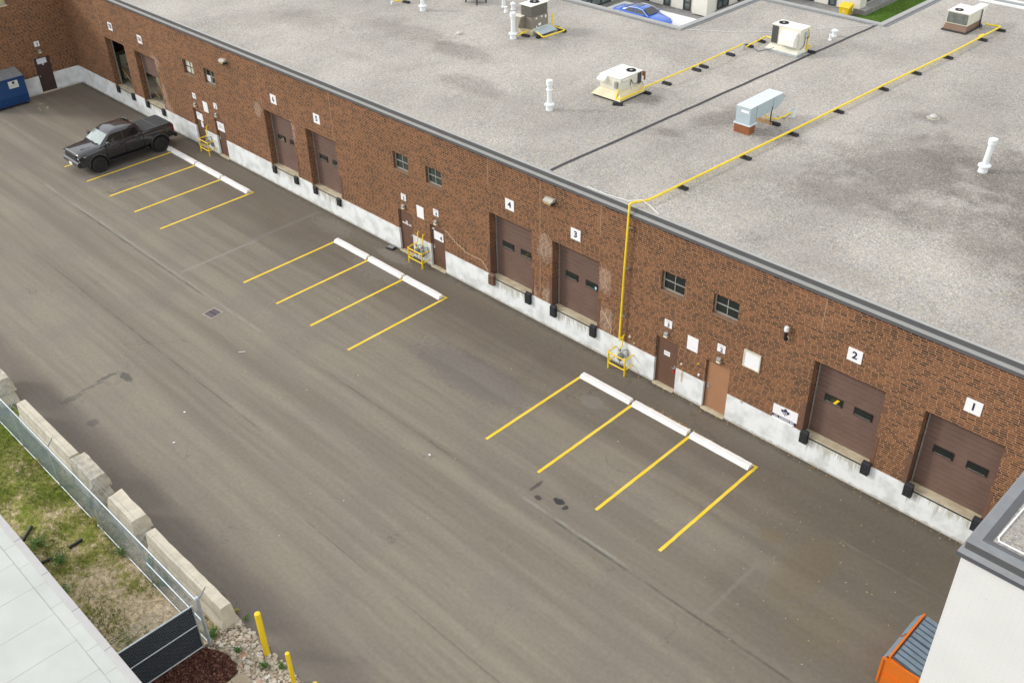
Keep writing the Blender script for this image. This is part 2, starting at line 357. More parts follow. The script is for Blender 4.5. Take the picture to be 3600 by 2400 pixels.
M_COURT = m_speck('courtyard_grass', [(0, (.035, .09, .008)), (.5, (.06, .14, .012)), (1, (.12, .17, .03))], 14, .8)
M_TRUCK = plain('dark_grey_car_paint', (.034, .034, .038), .22, .3, coat=1.0, var=.0, sc=.2)
M_TONN = plain('matte_bed_cover', (.055, .060, .062), .6, var=.15, sc=5)
M_TYRE = plain('tyre_rubber', (.017, .017, .017), .85, var=.2, sc=20)
M_RIM = plain('black_alloy', (.02, .02, .022), .35, .6)
M_CGLASS = plain('tinted_car_glass', (.010, .014, .015), .04, spec=.9, var=.1)
M_WSH = plain('windscreen_glass', (.22, .28, .265), .03, spec=1.0, coat=1.0, var=.4, sc=2.2)  # pale base colour stands in for the sky reflected in the glass
M_CHROME = plain('headlamp_chrome', (.75, .77, .80), .12, .8)
M_REDL = plain('red_lamp', (.16, .006, .010), .2)
M_BLUE = plain('bright_blue_car_paint', (.006, .12, .60), .25, .0, coat=1.0, var=.0, sc=.2)
def m_dumpster(name, c, rust=.5):
    s = SN(name); n = s.noise(s.obj, 2.2, 6, .65)
    col = s.mix(s.mr(n, .62, .72), c, tuple(q * .55 + .03 for q in c))
    col = s.mix(s.math('MULTIPLY', s.mr(s.noise(s.obj, 7, 5), .66, .74), rust), col, (.22, .16, .12))
    return s.done(col, .45)
M_BDUMP = m_dumpster('blue_dumpster_paint', (.005, .045, .155), .3)
M_ODUMP = m_dumpster('orange_dumpster_paint', (.62, .15, .012), .6)
M_LID = plain('grey_lid_plastic', (.21, .22, .225), .5, var=.12, sc=4)
M_LIDB = plain('blue_grey_lid_plastic', (.18, .235, .285), .5, var=.2, sc=3)
M_GROOF = plain('pale_membrane_roof', (.49, .51, .475), .75, var=.08, sc=.9, fine=.03)
M_GCAP = plain('warm_grey_edge_metal', (.45, .44, .43), .6, var=.05)
M_SEAM = plain('membrane_seam', (.36, .385, .37), .8, var=.35, sc=1.4)
M_INT = plain('dim_interior_paint', (.30, .28, .22), .9)
M_APPL = plain('beige_appliance_enamel', (.50, .49, .36), .5)
M_WOOD = plain('raw_lumber', (.40, .25, .11), .8, var=.2, sc=6)
M_CARD = plain('grey_cardboard', (.34, .33, .30), .9)
M_SCREEN = plain('black_privacy_mesh', (.012, .013, .017), .8)
M_IRON = plain('cast_iron', (.20, .17, .19), .7)
M_HOLE = plain('dark_void', (.006, .006, .006), .95)
M_RED = plain('red_lockbox', (.5, .01, .02), .4)
M_MORTAR = plain('repair_mortar', (.52, .40, .27), .9, var=.15, sc=8)
M_JOINT = plain('sealant_joint', (.36, .22, .13), .9)
M_METER = plain('meter_grey', (.22, .25, .25), .5, .2, var=.2, sc=6)
M_DARKM = plain('dark_coated_metal', (.05, .05, .055), .5, .3)
def leafmat(name, a, b, sc=5):
    s = SN(name); n = s.noise(s.obj, sc, 3)
    return s.done(s.mix(s.mr(n, .3, .7), a, b), .7)
M_GRASS = leafmat('grass_blades', (.095, .145, .012), (.23, .23, .045), 1.3)
M_WEED = leafmat('weed_leaves', (.04, .11, .012), (.10, .19, .025), 6)
M_WEEDY = leafmat('yellow_weed_leaves', (.25, .24, .03), (.35, .26, .06), 6)
M_LEAFO = leafmat('fallen_leaf_brown', (.38, .16, .04), (.62, .46, .14), 3)
M_LEAFY = leafmat('fallen_leaf_yellow', (.55, .48, .12), (.62, .55, .36), 4)
M_PEB = m_speck('river_stone', [(0, (.34, .28, .20)), (.35, (.54, .47, .36)), (.7, (.64, .58, .49)), (.93, (.40, .21, .12)), (1, (.74, .72, .68))], 6, 3, .8)

# ------------------------------------------------------------------ mesh builder
class MB:
    def __init__(s): s.b = bmesh.new()
    def face(s, pts):
        return s.b.faces.new([s.b.verts.new(p) for p in pts])
    def box(s, x0, x1, y0, y1, z0, z1, bev=0.0):
        vs = [s.b.verts.new(p) for p in ((x0,y0,z0),(x1,y0,z0),(x1,y1,z0),(x0,y1,z0),(x0,y0,z1),(x1,y0,z1),(x1,y1,z1),(x0,y1,z1))]
        fs = [s.b.faces.new([vs[i] for i in q]) for q in ((0,3,2,1),(4,5,6,7),(0,1,5,4),(1,2,6,5),(2,3,7,6),(3,0,4,7))]
        if bev:
            es = list({e for f in fs for e in f.edges})
            bmesh.ops.bevel(s.b, geom=es, offset=bev, segments=2, affect='EDGES', profile=.6)
        return s
    def obox(s, c, sz, rz=0.0, tilt=None, bev=0.0):
        """box centred at c, size sz, turned by rz"""
        n0 = len(s.b.verts)
        s.b.verts.ensure_lookup_table()
        old = set(s.b.verts)
        a, b_, h = sz[0]/2, sz[1]/2, sz[2]/2
        s.box(-a, a, -b_, b_, -h, h, bev)
        m = Matrix.Translation(c) @ Matrix.Rotation(rz, 4, 'Z')
        if tilt: m = m @ Matrix.Rotation(tilt[1], 4, tilt[0])
        for v in s.b.verts:
            if v not in old: v.co = m @ v.co
        return s
    def rings(s, rings, cap0=True, cap1=True, close=True):
        rv = [[s.b.verts.new(p) for p in r] for r in rings]
        n = len(rv[0])
        for a, b_ in zip(rv, rv[1:]):
            for i in range(n if close else n - 1):
                j = (i + 1) % n
                try: s.b.faces.new((a[i], a[j], b_[j], b_[i]))
                except ValueError: pass
        if close and cap0: s.b.faces.new(rv[0][::-1])
        if close and cap1: s.b.faces.new(rv[-1])
        return s
    def cyl(s, p0, p1, r, r1=None, n=12, cap=True):
        p0, p1 = Vector(p0), Vector(p1); d = (p1 - p0).normalized(); r1 = r if r1 is None else r1
        u = d.orthogonal().normalized(); v = d.cross(u)
        s.rings([[p + (u*cos(t) + v*sin(t))*q for t in [2*pi*i/n for i in range(n)]] for p, q in ((p0, r), (p1, r1))], cap, cap)
        return s
    def tube(s, path, r, n=8):
        P = [Vector(p) for p in path]; rings = []
        up = None
        for i, p in enumerate(P):
            a = (P[i] - P[i-1]).normalized() if i else (P[1] - P[0]).normalized()
            b_ = (P[i+1] - P[i]).normalized() if i < len(P) - 1 else a
            t = (a + b_).normalized() if (a + b_).length > 1e-6 else a
            if up is None: u = t.orthogonal().normalized()
            else:
                u = up - t * up.dot(t)
                u = u.normalized() if u.length > 1e-6 else t.orthogonal().normalized()
            up = u; v = t.cross(u)
            k = 1.0 / max(.55, math.sqrt(max(.05, (1 + a.dot(b_)) / 2)))
            rings.append([p + (u*cos(q) + v*sin(q))*r*(k if 0 < i < len(P)-1 else 1) for q in [2*pi*j/n for j in range(n)]])
        s.rings(rings); return s
    def lathe(s, prof, c=(0, 0, 0), n=16):
        c = Vector(c)
        s.rings([[c + Vector((r*cos(t), r*sin(t), z)) for t in [2*pi*i/n for i in range(n)]] for r, z in prof]); return s
    def prism(s, poly, axis, a, b_):
        """poly: 2-D outline; axis 'x','y','z' is the extrusion axis from a to b"""
        def P(q, t): return {'x': (t, q[0], q[1]), 'y': (q[0], t, q[1]), 'z': (q[0], q[1], t)}[axis]
        s.rings([[P(q, a) for q in poly], [P(q, b_) for q in poly]]); return s
    def build(s, name, mat, parent=None, smooth=False, recalc=True, angle=40):
        if recalc: bmesh.ops.recalc_face_normals(s.b, faces=s.b.faces)
        me = bpy.data.meshes.new(name); s.b.to_mesh(me); s.b.free()
        if isinstance(mat, (list, tuple)):
            for q in mat: me.materials.append(q)
        else: me.materials.append(mat)
        if smooth:
            for p in me.polygons: p.use_smooth = True
            try: me.set_sharp_from_angle(angle=R(angle))
            except Exception: pass
        o = bpy.data.objects.new(name, me); COL.objects.link(o)
        if parent: o.parent = parent
        return o

def tag(o, label, cat, group=None, kind=None):
    if label: o['label'] = label
    if cat: o['category'] = cat
    if group: o['group'] = group
    if kind: o['kind'] = kind
    return o
def thing(name, label, cat, loc=(0, 0, 0), rz=0.0, group=None):
    o = bpy.data.objects.new(name, None); o.empty_display_size = .2; COL.objects.link(o)
    o.location = loc; o.rotation_euler = (0, 0, rz)
    return tag(o, label, cat, group)
def struct(o): o['kind'] = 'structure'; return o
def stuff(o, label=None, cat=None):
    o['kind'] = 'stuff'
    if label: o['label'] = label
    if cat: o['category'] = cat
    return o
CH = {}
def dup(root, loc, label, rz=None, group=None):
    def cp(o, parent):
        c = o.copy(); COL.objects.link(c)
        if parent is not None: c.parent = parent
        for k in [q for q in o.children]: cp(k, c)
        return c
    r = cp(root, None); r.location = loc
    if rz is not None: r.rotation_euler = (0, 0, rz)
    r['label'] = label
    if group: r['group'] = group
    return r
def text(name, txt, size, mat, parent, loc, face='-y', bold=0.0, align='CENTER', shear=0.0):
    cu = bpy.data.curves.new('t', 'FONT'); cu.body = txt; cu.size = size; cu.align_x = align; cu.align_y = 'CENTER'
    cu.offset = bold; cu.shear = shear; cu.extrude = 0.001; cu.resolution_u = 3
    ob = bpy.data.objects.new('t', cu); COL.objects.link(ob)
    dg = bpy.context.evaluated_depsgraph_get(); me = bpy.data.meshes.new_from_object(ob.evaluated_get(dg))
    bpy.data.objects.remove(ob)
    m = Matrix.Translation(loc) @ {'-y': Matrix.Rotation(pi/2, 4, 'X'), '+x': Matrix.Rotation(pi/2, 4, 'Z') @ Matrix.Rotation(pi/2, 4, 'X'),
                                   'x': Matrix.Rotation(pi/2, 4, 'Z') @ Matrix.Rotation(pi/2, 4, 'X')}[face]
    me.transform(m); me.materials.clear(); me.materials.append(mat); me.name = name
    o = bpy.data.objects.new(name, me); COL.objects.link(o); o.parent = parent
    return o

ROOF = 7.08; WT = 6.71; HB = 1.163
#@@SETTING
# ================================================================== THE GROUND
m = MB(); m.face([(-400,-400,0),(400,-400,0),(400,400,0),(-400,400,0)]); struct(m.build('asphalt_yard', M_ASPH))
m = MB(); m.face([(-60,-45,.006),(2.70,-45,.006),(2.70,-18.05,.006),(-60,-18.05,.006)]); struct(m.build('lawn', M_SOIL))
m = MB(); m.face([(2.66,-21.6,.012),(4.42,-21.6,.012),(4.30,-19.2,.012),(4.22,-18.80,.012),(3.75,-18.62,.012),(3.30,-18.72,.012),(2.86,-18.95,.012),(2.66,-18.97,.012)]); struct(m.build('mulch_bed', M_MULCH))
edge = [(2.45,-17.70),(3.0,-17.73),(3.6,-17.70),(4.2,-17.76),(4.9,-17.73),(5.7,-17.74),(6.6,-17.72),(7.6,-17.72),(10,-17.7)]
m = MB(); m.face([(x, y, .018) for x, y in edge] + [(10,-20,.018),(4.6,-19.6,.018),(4.30,-19.2,.018),(4.22,-18.80,.018),(3.75,-18.62,.018),(3.30,-18.72,.018),(2.86,-18.95,.018),(2.5,-18.6,.018)])
struct(m.build('stone_bed', M_GRAV))
m = MB()
for i in range(5):
    for j in range(3): m.box(4.33+i*.46+.01, 4.33+(i+1)*.46-.01, -19.98+j*.43+.01, -19.98+(j+1)*.43-.01, 0, .055, .008)
m.box(4.31, 4.34, -20, -18.7, 0, .05); struct(m.build('paver_path', M_PAVE))
# courtyard behind the roof
m = MB(); m.face([(-28.2,30,.006),(-14,30,.006),(-14,37.7,.006),(-28.2,37.7,.006)]); struct(m.build('courtyard_pad', M_PAD))
m = MB(); m.face([(-60,20,.003),(-13.2,20,.003),(-13.2,47,.003),(-60,47,.003)]); struct(m.build('courtyard_walk', M_STRIP))
m = MB(); m.face([(-12.9,40,.006),(3,40,.006),(3,70,.006),(-12.9,70,.006)]); struct(m.build('courtyard_lawn', M_COURT))

# yellow stall lines: painted on the yard
for g, xs in enumerate([(-31.95,-29.24,-26.63,-23.99,-21.35), (-13.855,-11.264,-8.734,-6.134), (2.032,4.632,7.292,9.958)]):
    for i, x in enumerate(xs):
        last = i == len(xs) - 1
        m = MB(); n = 24; y0, y1 = -6.90, (-1.40 if last else -1.50)
        L_, R_ = [], []
        for k in range(n + 1):
            y = y0 + (y1 - y0) * k / n
            L_.append((x - .060 + random.uniform(-.005,.005) + .0, y, .004)); R_.append((x + .060 + random.uniform(-.005,.005), y, .004))
        for k in range(n): m.face([L_[k], R_[k], R_[k+1], L_[k+1]])
        if last:
            m.face([(x - .25, -1.48, .0045), (x - .05, -1.48, .0045), (x - .05, -1.40, .0045), (x - .25, -1.40, .0045)])
        struct(m.build('stall_line', M_LINE))

# ================================================================== BRICK WAREHOUSE
WH = thing('brick_warehouse', 'long brown brick warehouse with dock doors, white base and gravel roof', 'warehouse')
DOCKS = {'1': (14.52, 16.98), '2': (10.69, 13.22), '3': (-1.10, 1.35), '4': (-4.73, -2.26), '5': (-17.76, -15.31), '6': (-21.39, -18.94), '7A': (-34.97, -32.52), '7B': (-38.66, -36.21)}
DOORS = {'3': (4.284, 5.297), '2': (6.574, 7.61), '5': (-10.886, -9.90), '4': (-8.654, -7.666), '7': (-29.05, -28.03), '6': (-26.80, -25.82)}
WINS = [(4.31, 5.35), (6.58, 7.63), (-10.90, -9.88), (-8.68, -7.66), (-29.12, -28.07), (-26.92, -25.87)]
DT, DOORT = 4.20, 2.20
XW = -43.85
def cut_wall(m, u0, u1, z0, z1, holes, P):
    us = sorted({u0, u1, *[h[0] for h in holes], *[h[1] for h in holes]}); zs = sorted({z0, z1, *[h[2] for h in holes], *[h[3] for h in holes]})
    us = [u for u in us if u0 <= u <= u1]; zs = [z for z in zs if z0 <= z <= z1]
    for a, b_ in zip(us, us[1:]):
        for c, d in zip(zs, zs[1:]):
            mu, mz = (a + b_) / 2, (c + d) / 2
            if any(h[0] < mu < h[1] and h[2] < mz < h[3] for h in holes): continue
            m.face([P(a, c), P(b_, c), P(b_, d), P(a, d)])
def reveal(m, x0, x1, z0, z1, y0, y1, sides='lrt'):
    if 'l' in sides: m.face([(x0,y0,z0),(x0,y1,z0),(x0,y1,z1),(x0,y0,z1)])
    if 'r' in sides: m.face([(x1,y1,z0),(x1,y0,z0),(x1,y0,z1),(x1,y1,z1)])
    if 't' in sides: m.face([(x0,y0,z1),(x0,y1,z1),(x1,y1,z1),(x1,y0,z1)])
    if 'b' in sides: m.face([(x0,y0,z0),(x1,y0,z0),(x1,y1,z0),(x0,y1,z0)])
holes = [(a, b_, 0, DT) for a, b_ in DOCKS.values()] + [(a, b_, 0, DOORT) for a, b_ in DOORS.values()] + [(a, b_, 4.22, 5.05) for a, b_ in WINS]
m = MB()
cut_wall(m, XW, 45, HB, WT, holes, lambda u, z: (u, 0, z))
for a, b_ in DOCKS.values(): reveal(m, a, b_, 1.06, DT, 0, .42)
for a, b_ in DOORS.values(): reveal(m, a, b_, HB, DOORT, 0, .14)
for a, b_ in WINS: reveal(m, a, b_, 4.22, 5.05, 0, .18)
WD, WWIN = (-2.72, -1.72, 0, 2.28), (-4.25, -3.36, 5.88, 6.55)
cut_wall(m, -7.1, 0, HB, WT, [WD, WWIN], lambda u, z: (XW, u, z))
for (a, b_, z0, z1, d) in ((*WD[:2], HB, 2.28, .12), (*WWIN, .15)):
    for yy in (a, b_): m.face([(XW, yy, z0), (XW - d, yy, z0), (XW - d, yy, z1), (XW, yy, z1)])
    m.face([(XW, a, z1), (XW - d, a, z1), (XW - d, b_, z1), (XW, b_, z1)])
m.face([(XW, -7.1, 0), (-70, -7.1, 0), (-70, -7.1, WT), (XW, -7.1, WT)])
m.build('brick_wall', M_BRICK, WH, recalc=False)

m = MB(); fy = -.03
dh = [(a, b_, 1.09, 2) for a, b_ in DOCKS.values()] + [(a, b_, 0, 2) for a, b_ in DOORS.values()]
cut_wall(m, XW, 45, 0, HB, dh, lambda u, z: (u, fy, z))
us = sorted([XW, 45] + [v for ab in list(DOCKS.values()) + list(DOORS.values()) for v in ab])
for a, b_ in zip(us, us[1:]):
    if any(abs(a - q[0]) < 1e-6 for q in list(DOCKS.values()) + list(DOORS.values())): continue
    m.face([(a, fy, HB), (b_, fy, HB), (b_, 0.0, HB), (a, 0.0, HB)])
for a, b_ in DOORS.values(): reveal(m, a, b_, 0, HB, fy, .14, 'lr')
cut_wall(m, -7.1, 0, 0, HB, [WD], lambda u, z: (XW + .03, u, z))
for a, b_ in ((-7.1, WD[0]), (WD[1], 0)): m.face([(XW + .03, a, HB), (XW + .03, b_, HB), (XW, b_, HB), (XW, a, HB)])
for yy in WD[:2]: m.face([(XW + .03, yy, 0), (XW - .12, yy, 0), (XW - .12, yy, HB), (XW + .03, yy, HB)])
m.build('foundation', M_FOUND, WH, recalc=False)

# roof deck (with the stepped rear outline) and the walls below its rear edges
RP = [(-70, .10), (45, .10), (45, 70), (-.5, 70), (-.5, 24.3), (-7.9, 24.3), (-7.9, 17.0), (-70, 17.0)]
m = MB(); m.face([(x, y, ROOF) for x, y in RP]); m.build('roof', M_ROOF, WH)
m = MB(); m.face([(-70, -7.1, ROOF), (XW - .1, -7.1, ROOF), (XW - .1, .1, ROOF), (-70, .1, ROOF)]); m.build('roof', M_ROOF, WH)
m = MB()
for a, b_ in zip(RP[1:], RP[2:] + RP[:1]): m.face([(a[0], a[1], 0), (b_[0], b_[1], 0), (b_[0], b_[1], ROOF - .003), (a[0], a[1], ROOF - .003)])
m.build('rear_wall', M_CREAM, WH, recalc=False)
# roof edge metal: a stepped profile swept along the front and the left return
def sweep_edge(parent, path, pr_light, pr_dark):
    """path: (point, outward offset direction) pairs already mitred"""
    for nm, prof, mt in pr_light + pr_dark:
        m = MB()
        for (p, o), (q, o2) in zip(path, path[1:]):
            for (a, za), (b_, zb) in zip(prof, prof[1:]):
                m.face([(p[0]+o[0]*a, p[1]+o[1]*a, za), (q[0]+o2[0]*a, q[1]+o2[1]*a, za), (q[0]+o2[0]*b_, q[1]+o2[1]*b_, zb), (p[0]+o[0]*b_, p[1]+o[1]*b_, zb)])
        m.build(nm, mt, parent, recalc=False)
PROF = ([('fascia', [(.10, 6.82), (.0, 6.885)], M_FASL), ('coping', [(.0, 7.065), (-.02, 7.085), (-.10, 7.09), (-.11, ROOF - .01)], M_CAP)],
        [('drip_edge', [(.0, 6.67), (.10, 6.70), (.10, 6.82)], M_FASD), ('fascia_riser', [(.0, 6.885), (.0, 7.065)], M_FASD)])  # upright faces get a darker tone than the sloped ones
sweep_edge(WH, [((XW, -7.1), (1, -1)), ((XW, 0), (1, -1)), ((45, 0), (0, -1))], *PROF)
m = MB()   # low copings along the rear edges
for (a, b_) in [((-70, 17.0), (-7.9, 17.0)), ((-7.9, 17.0), (-7.9, 24.3)), ((-7.9, 24.3), (-.5, 24.3)), ((-.5, 24.3), (-.5, 70))]:
    if a[1] == b_[1]: m.box(a[0] if a[0] < -60 else a[0] - .16, b_[0] + .16, a[1] - .16, a[1] + .14, ROOF - .05, ROOF + .09)
    else: m.box(a[0] - .15, a[0] + .15, a[1] + .145, b_[1] - .165, ROOF - .05, ROOF + .085)
m.build('rear_coping', M_CAP, WH)
m = MB()
for (x0, x1, y0, y1) in [(-70, -8.07, 16.70, 16.835), (-7.745, -7.60, 17.2, 24.1), (-7.55, -.67, 23.99, 24.13), (-.345, -.19, 24.2, 70)]: m.box(x0, x1, y0, y1, ROOF - .02, ROOF + .03)
m.build('edge_flashing', plain('grey_edge_flashing', (.20, .21, .22), .6), WH)
m = MB(); m.box(-.1, 45, 31.62, 31.70, ROOF - .02, ROOF + .13); m.box(-.1, 45, 32.30, 32.42, ROOF - .02, ROOF + .15); m.build('expansion_curb', M_PVC, WH)
m = MB(); m.box(-.1, 45, 31.72, 32.28, ROOF - .02, ROOF + .08); m.build('expansion_cover', M_FASL, WH)
m = MB(); n = 40; pts = []
for i in range(n + 1):
    t = i / n; pts.append((-1.40 + .69 * t + random.uniform(-.018, .018), .2 + 24.0 * t))
for (a, b_) in zip(pts, pts[1:]): m.face([(a[0]-.075, a[1], ROOF+.012), (a[0]+.075, a[1], ROOF+.012), (b_[0]+.075, b_[1], ROOF+.012), (b_[0]-.075, b_[1], ROOF+.012)])
m.build('roof_seam', M_TAR, WH)

# sealant joints and the stair-step mortar repair
for (x, z0, z1) in [(-38.78, 4.22, WT), (-32.62, 4.3, WT), (-21.45, 4.22, WT), (-15.38, 4.22, WT), (-4.71, 5.35, WT), (-1.77, 1.5, WT), (1.35, 5.3, WT), (10.72, 5.42, WT)]:
    m = MB(); zz = z0
    while zz < z1 - .01:
        z2 = min(z1, zz + .4); o = random.uniform(-.006, .006)
        m.face([(x - .016 + o, -.004, zz), (x + .016 + o, -.004, zz), (x + .016 + o, -.004, z2), (x - .016 + o, -.004, z2)]); zz = z2
    m.build('sealant_joint', M_JOINT, WH)
def stairs(pts, wd):
    m = MB()
    for (a, b_) in zip(pts, pts[1:]):
        k = max(1, round(abs(b_[1] - a[1]) / .08)); x, z = a; dx = (b_[0] - a[0]) / k; dz = (b_[1] - a[1]) / k
        for i in range(k):
            m.box(min(x, x + dx) - .005, max(x, x + dx) + .005, -.005, .0, z - wd, z + wd)
            m.box(x + dx - wd, x + dx + wd, -.006, .0, min(z, z + dz), max(z, z + dz)); x += dx; z += dz
    return m
stairs([(-7.65, 2.21), (-7.42, 2.13), (-7.03, 1.88), (-6.62, 1.74), (-6.41, 1.62), (-5.33, 1.60), (-5.09, 1.42), (-4.86, 1.18)], .014).build('mortar_repair', M_MORTAR, WH)
stairs([(1.50, 2.05), (1.75, 1.90), (1.95, 1.62), (2.08, 1.45), (2.05, 1.2)], .013).build('mortar_repair', M_MORTAR, WH)

# dock bays
def dock(key):
    x0, x1 = DOCKS[key]
    m = MB(); m.prism([(fy - .0, 1.02), (.46, 1.02), (.46, 1.065), (fy + .02, 1.088), (fy, 1.075)], 'x', x0 + .002, x1 - .002); m.build('dock_sill', M_SILL, WH)
    for (a, b_) in ((x0 - .14, x0 - .002), (x1 + .002, x1 + .12)):
        if key in ('7A', '7B'): continue
        if key in ('5', '6') and b_ < x1: continue
        m = MB(); m.box(a, b_, -.012, .0, HB + .003, 2.42); 
        if b_ < x1: m.box(b_ - .004, b_ + .01, -.012, .40, HB - .05, 2.42)
        m.build('corner_guard', M_STEEL, WH)
    if key == '7B': zb = 4.05
    elif key == '7A': zb = 2.76
    else: zb = 1.07
    prof = []; z = zb; i = 0
    while z < DT + .02:
        prof += [(.385, z), (.385, z + .182), (.371, z + .187), (.371, z + .199)]; z += .2
    m = MB()
    for (a, b_) in zip(prof, prof[1:]):
        if a[1] > DT + .05: break
        m.face([(x0 + .05, a[0], a[1]), (x1 - .0, a[0], a[1]), (x1 - .0, b_[0], b_[1]), (x0 + .05, b_[0], b_[1])])
    d = m.build('dock_door', M_DOCK, WH)
    m = MB(); m.box(x0 + .05, x1 - .01, .33, .40, DT - .16, DT + .02); m.box(x0 + .4, x1 - .01, .345, .40, DT - .24, DT - .17); m.build('header', M_HEAD, d)
    m = MB(); m.box(x0 + .03, x0 + .075, .34, .40, 1.07, DT - .01); m.build('track', M_RAIL, d)
    if key not in ('7A', '7B'):
        for wx in (x0 + .41, x0 + 1.49):
            m = MB(); m.box(wx, wx + .66, .352, .384, 2.55, 2.86, .006); f = m.build('window_frame', M_BLKPL, d)
            m = MB(); m.box(wx + .05, wx + .61, .349, .353, 2.60, 2.81); m.build('window_pane', M_GLASS, d)
            m = MB(); m.box(wx + .05, wx + .61, .343, .3485, 2.588, 2.603); m.build('pane_ledge', M_RAIL, d)
    return d
DD = {k: dock(k) for k in DOCKS}
m = MB(); m.face([(DOCKS['2'][0] + .74, .3485, 2.60), (DOCKS['2'][0] + .84, .3485, 2.60), (DOCKS['2'][0] + .97, .3485, 2.81), (DOCKS['2'][0] + .87, .3485, 2.81)]); m.build('yellow_strap', M_YEL, DD['2'])
for k, wx in (('5', 1.8), ('6', .7)):
    x = DOCKS[k][0] + wx; m = MB()
    m.face([(x, .3485, 2.62), (x + .05, .3485, 2.62), (x + .22, .3485, 2.75), (x + .17, .3485, 2.75)]); m.face([(x + .2, .348, 2.60), (x + .25, .348, 2.60), (x + .22, .348, 2.75), (x + .17, .348, 2.75)]); m.build('brace', M_WOOD, DD[k])
m = MB(); m.lathe([(0, 0), (.03, .02), (.055, .07), (.05, .13), (0, .14)], (0, 0, 0), 10)
for v in m.b.verts: v.co = Vector((DOCKS['3'][0] + 2.03 + v.co.x, .345 + v.co.y * .06, 2.60 + v.co.z))
m.build('window_sticker', plain('pale_blue_sticker', (.35, .65, .85), .5), DD['3'])

# open bays 7A and 7B: the room behind
m = MB(); x0, x1, y1, z0, z1 = -43.6, -31.0, 7.0, 1.06, 5.2
m.face([(x0,.43,z0),(x1,.43,z0),(x1,y1,z0),(x0,y1,z0)]); m.face([(x0,y1,z0),(x1,y1,z0),(x1,y1,z1),(x0,y1,z1)]); m.face([(x0,.43,z0),(x0,y1,z0),(x0,y1,z1),(x0,.43,z1)])
m.face([(x1,.43,z0),(x1,y1,z0),(x1,y1,z1),(x1,.43,z1)]); m.face([(x0,.43,z1),(x1,.43,z1),(x1,y1,z1),(x0,y1,z1)])
m.build('interior', M_INT, WH)

# people doors
def man_door(key, mat, x0, x1, handle_right):
    m = MB(); m.box(x0 + .05, x1 - .05, .09, .13, .06, DOORT - .05, .004); d = m.build('door', mat, WH)
    m = MB()
    for (a, b_) in ((x0, x0 + .05), (x1 - .05, x1)): m.box(a, b_, .07, .14, .04, DOORT)
    m.box(x0 + .05, x1 - .05, .07, .14, DOORT - .05, DOORT); m.build('door_frame', M_STEEL if mat is not M_DKBR else M_DKBR, d)
    m = MB(); m.box(x0 + .01, x1 - .01, fy - .08, .13, 0, .05, .01); m.build('threshold', M_SILL, d)
    hx = x1 - .14 if handle_right else x0 + .14
    m = MB(); m.box(hx - .03, hx + .03, .075, .09, .95, 1.14, .003); m.tube([(hx, .08, 1.03), (hx, .04, 1.03), (hx + (-.1 if handle_right else .1), .035, 1.03)], .013); m.build('handle', M_RAIL, d, True)
    return d
MD = {'3': man_door('3', M_BROWN, *DOORS['3'], True), '2': man_door('2', M_TAN, *DOORS['2'], False), '5': man_door('5', M_BROWN, *DOORS['5'], True),
      '4': man_door('4', M_BROWN, *DOORS['4'], False), '7': man_door('7', M_BROWN, *DOORS['7'], True), '6': man_door('6', M_BROWN, *DOORS['6'], False)}
m = MB(); hx = DOORS['3'][1] - .13; m.box(hx - .045, hx + .045, .03, .075, .80, .94, .015); m.box(hx - .012, hx + .012, .045, .06, .94, .985); m.build('lockbox', M_RED, MD['3'])
m = MB(); m.box(4.62, 4.90, .083, .0895, 1.42, 1.62, .004); pl = m.build('notice_plate', M_SIGN, MD['3'])
text('notice_text', 'DELIVERY\nENTRANCE', .05, M_GREYT, MD['3'], (4.76, .081, 1.53))
text('door_lettering', '#5\nPOWER: OK', .115, M_SIGN, MD['5'], (-10.42, .087, 1.56), bold=.006)
m = MB(); m.box(-8.50, -7.86, .083, .0895, 1.48, 1.90, .02); m.build('door_sign', M_SIGN, MD['4']); text('door_number', '4', .26, M_NAVY, MD['4'], (-8.03, .081, 1.62), bold=.012)
m = MB(); m.box(-8.6, -8.47, .084, .0895, 1.93, 2.0); m.build('door_label', M_SIGN, MD['4'])
m = MB(); m.box(-28.90, -28.24, .083, .0895, 1.58, 2.0, .02); m.box(-28.52, -28.40, .084, .0895, 1.48, 1.585); m.box(-28.58, -28.34, .083, .0895, 1.16, 1.47, .01); m.build('door_notice', M_SIGN, MD['7'])
text('door_notice_text', 'SHIPPING', .08, M_GREYT, MD['7'], (-28.68, .081, 1.88)); 
m = MB(); m.box(-26.72, -26.0, .083, .0895, 1.53, 2.03, .015); m.build('door_notice', M_SIGN, MD['6'])
text('door_notice_text', 'UNIT 6\nPLEASE USE\nFRONT DOOR', .075, M_GREYT, MD['6'], (-26.38, .081, 1.79))
# the dark door of the left return
m = MB(); m.box(XW - .11, XW - .07, WD[0] + .05, WD[1] - .05, .06, 2.23, .004); d7 = m.build('door', M_DKBR, WH)
m = MB()
for (a, b_) in ((WD[0], WD[0] + .05), (WD[1] - .05, WD[1])): m.box(XW - .12, XW - .05, a, b_, .04, 2.28)
m.box(XW - .12, XW - .05, WD[0] + .05, WD[1] - .05, 2.23, 2.28); m.build('door_frame', M_DKBR, d7)
m = MB(); m.box(XW - .1, XW + .1, WD[0] + .01, WD[1] - .01, 0, .06, .01); m.build('threshold', M_SILL, d7)
m = MB(); m.box(XW - .068, XW - .062, -2.54, -1.92, 1.86, 2.20, .015); m.box(XW - .069, XW - .062, -2.24, -2.14, 1.75, 1.865); m.build('door_notice', plain('pale_notice', (.66, .72, .76), .6), d7)
m = MB(); m.lathe([(.0, 0), (.035, .01), (.035, .05), (0, .06)], (0, 0, 0), 10)
for v in m.b.verts: v.co = Vector((XW - .07 + v.co.z * 1.6, -2.60 + v.co.x, 1.10 + v.co.y))
m.build('handle', M_CHROME, d7, True)

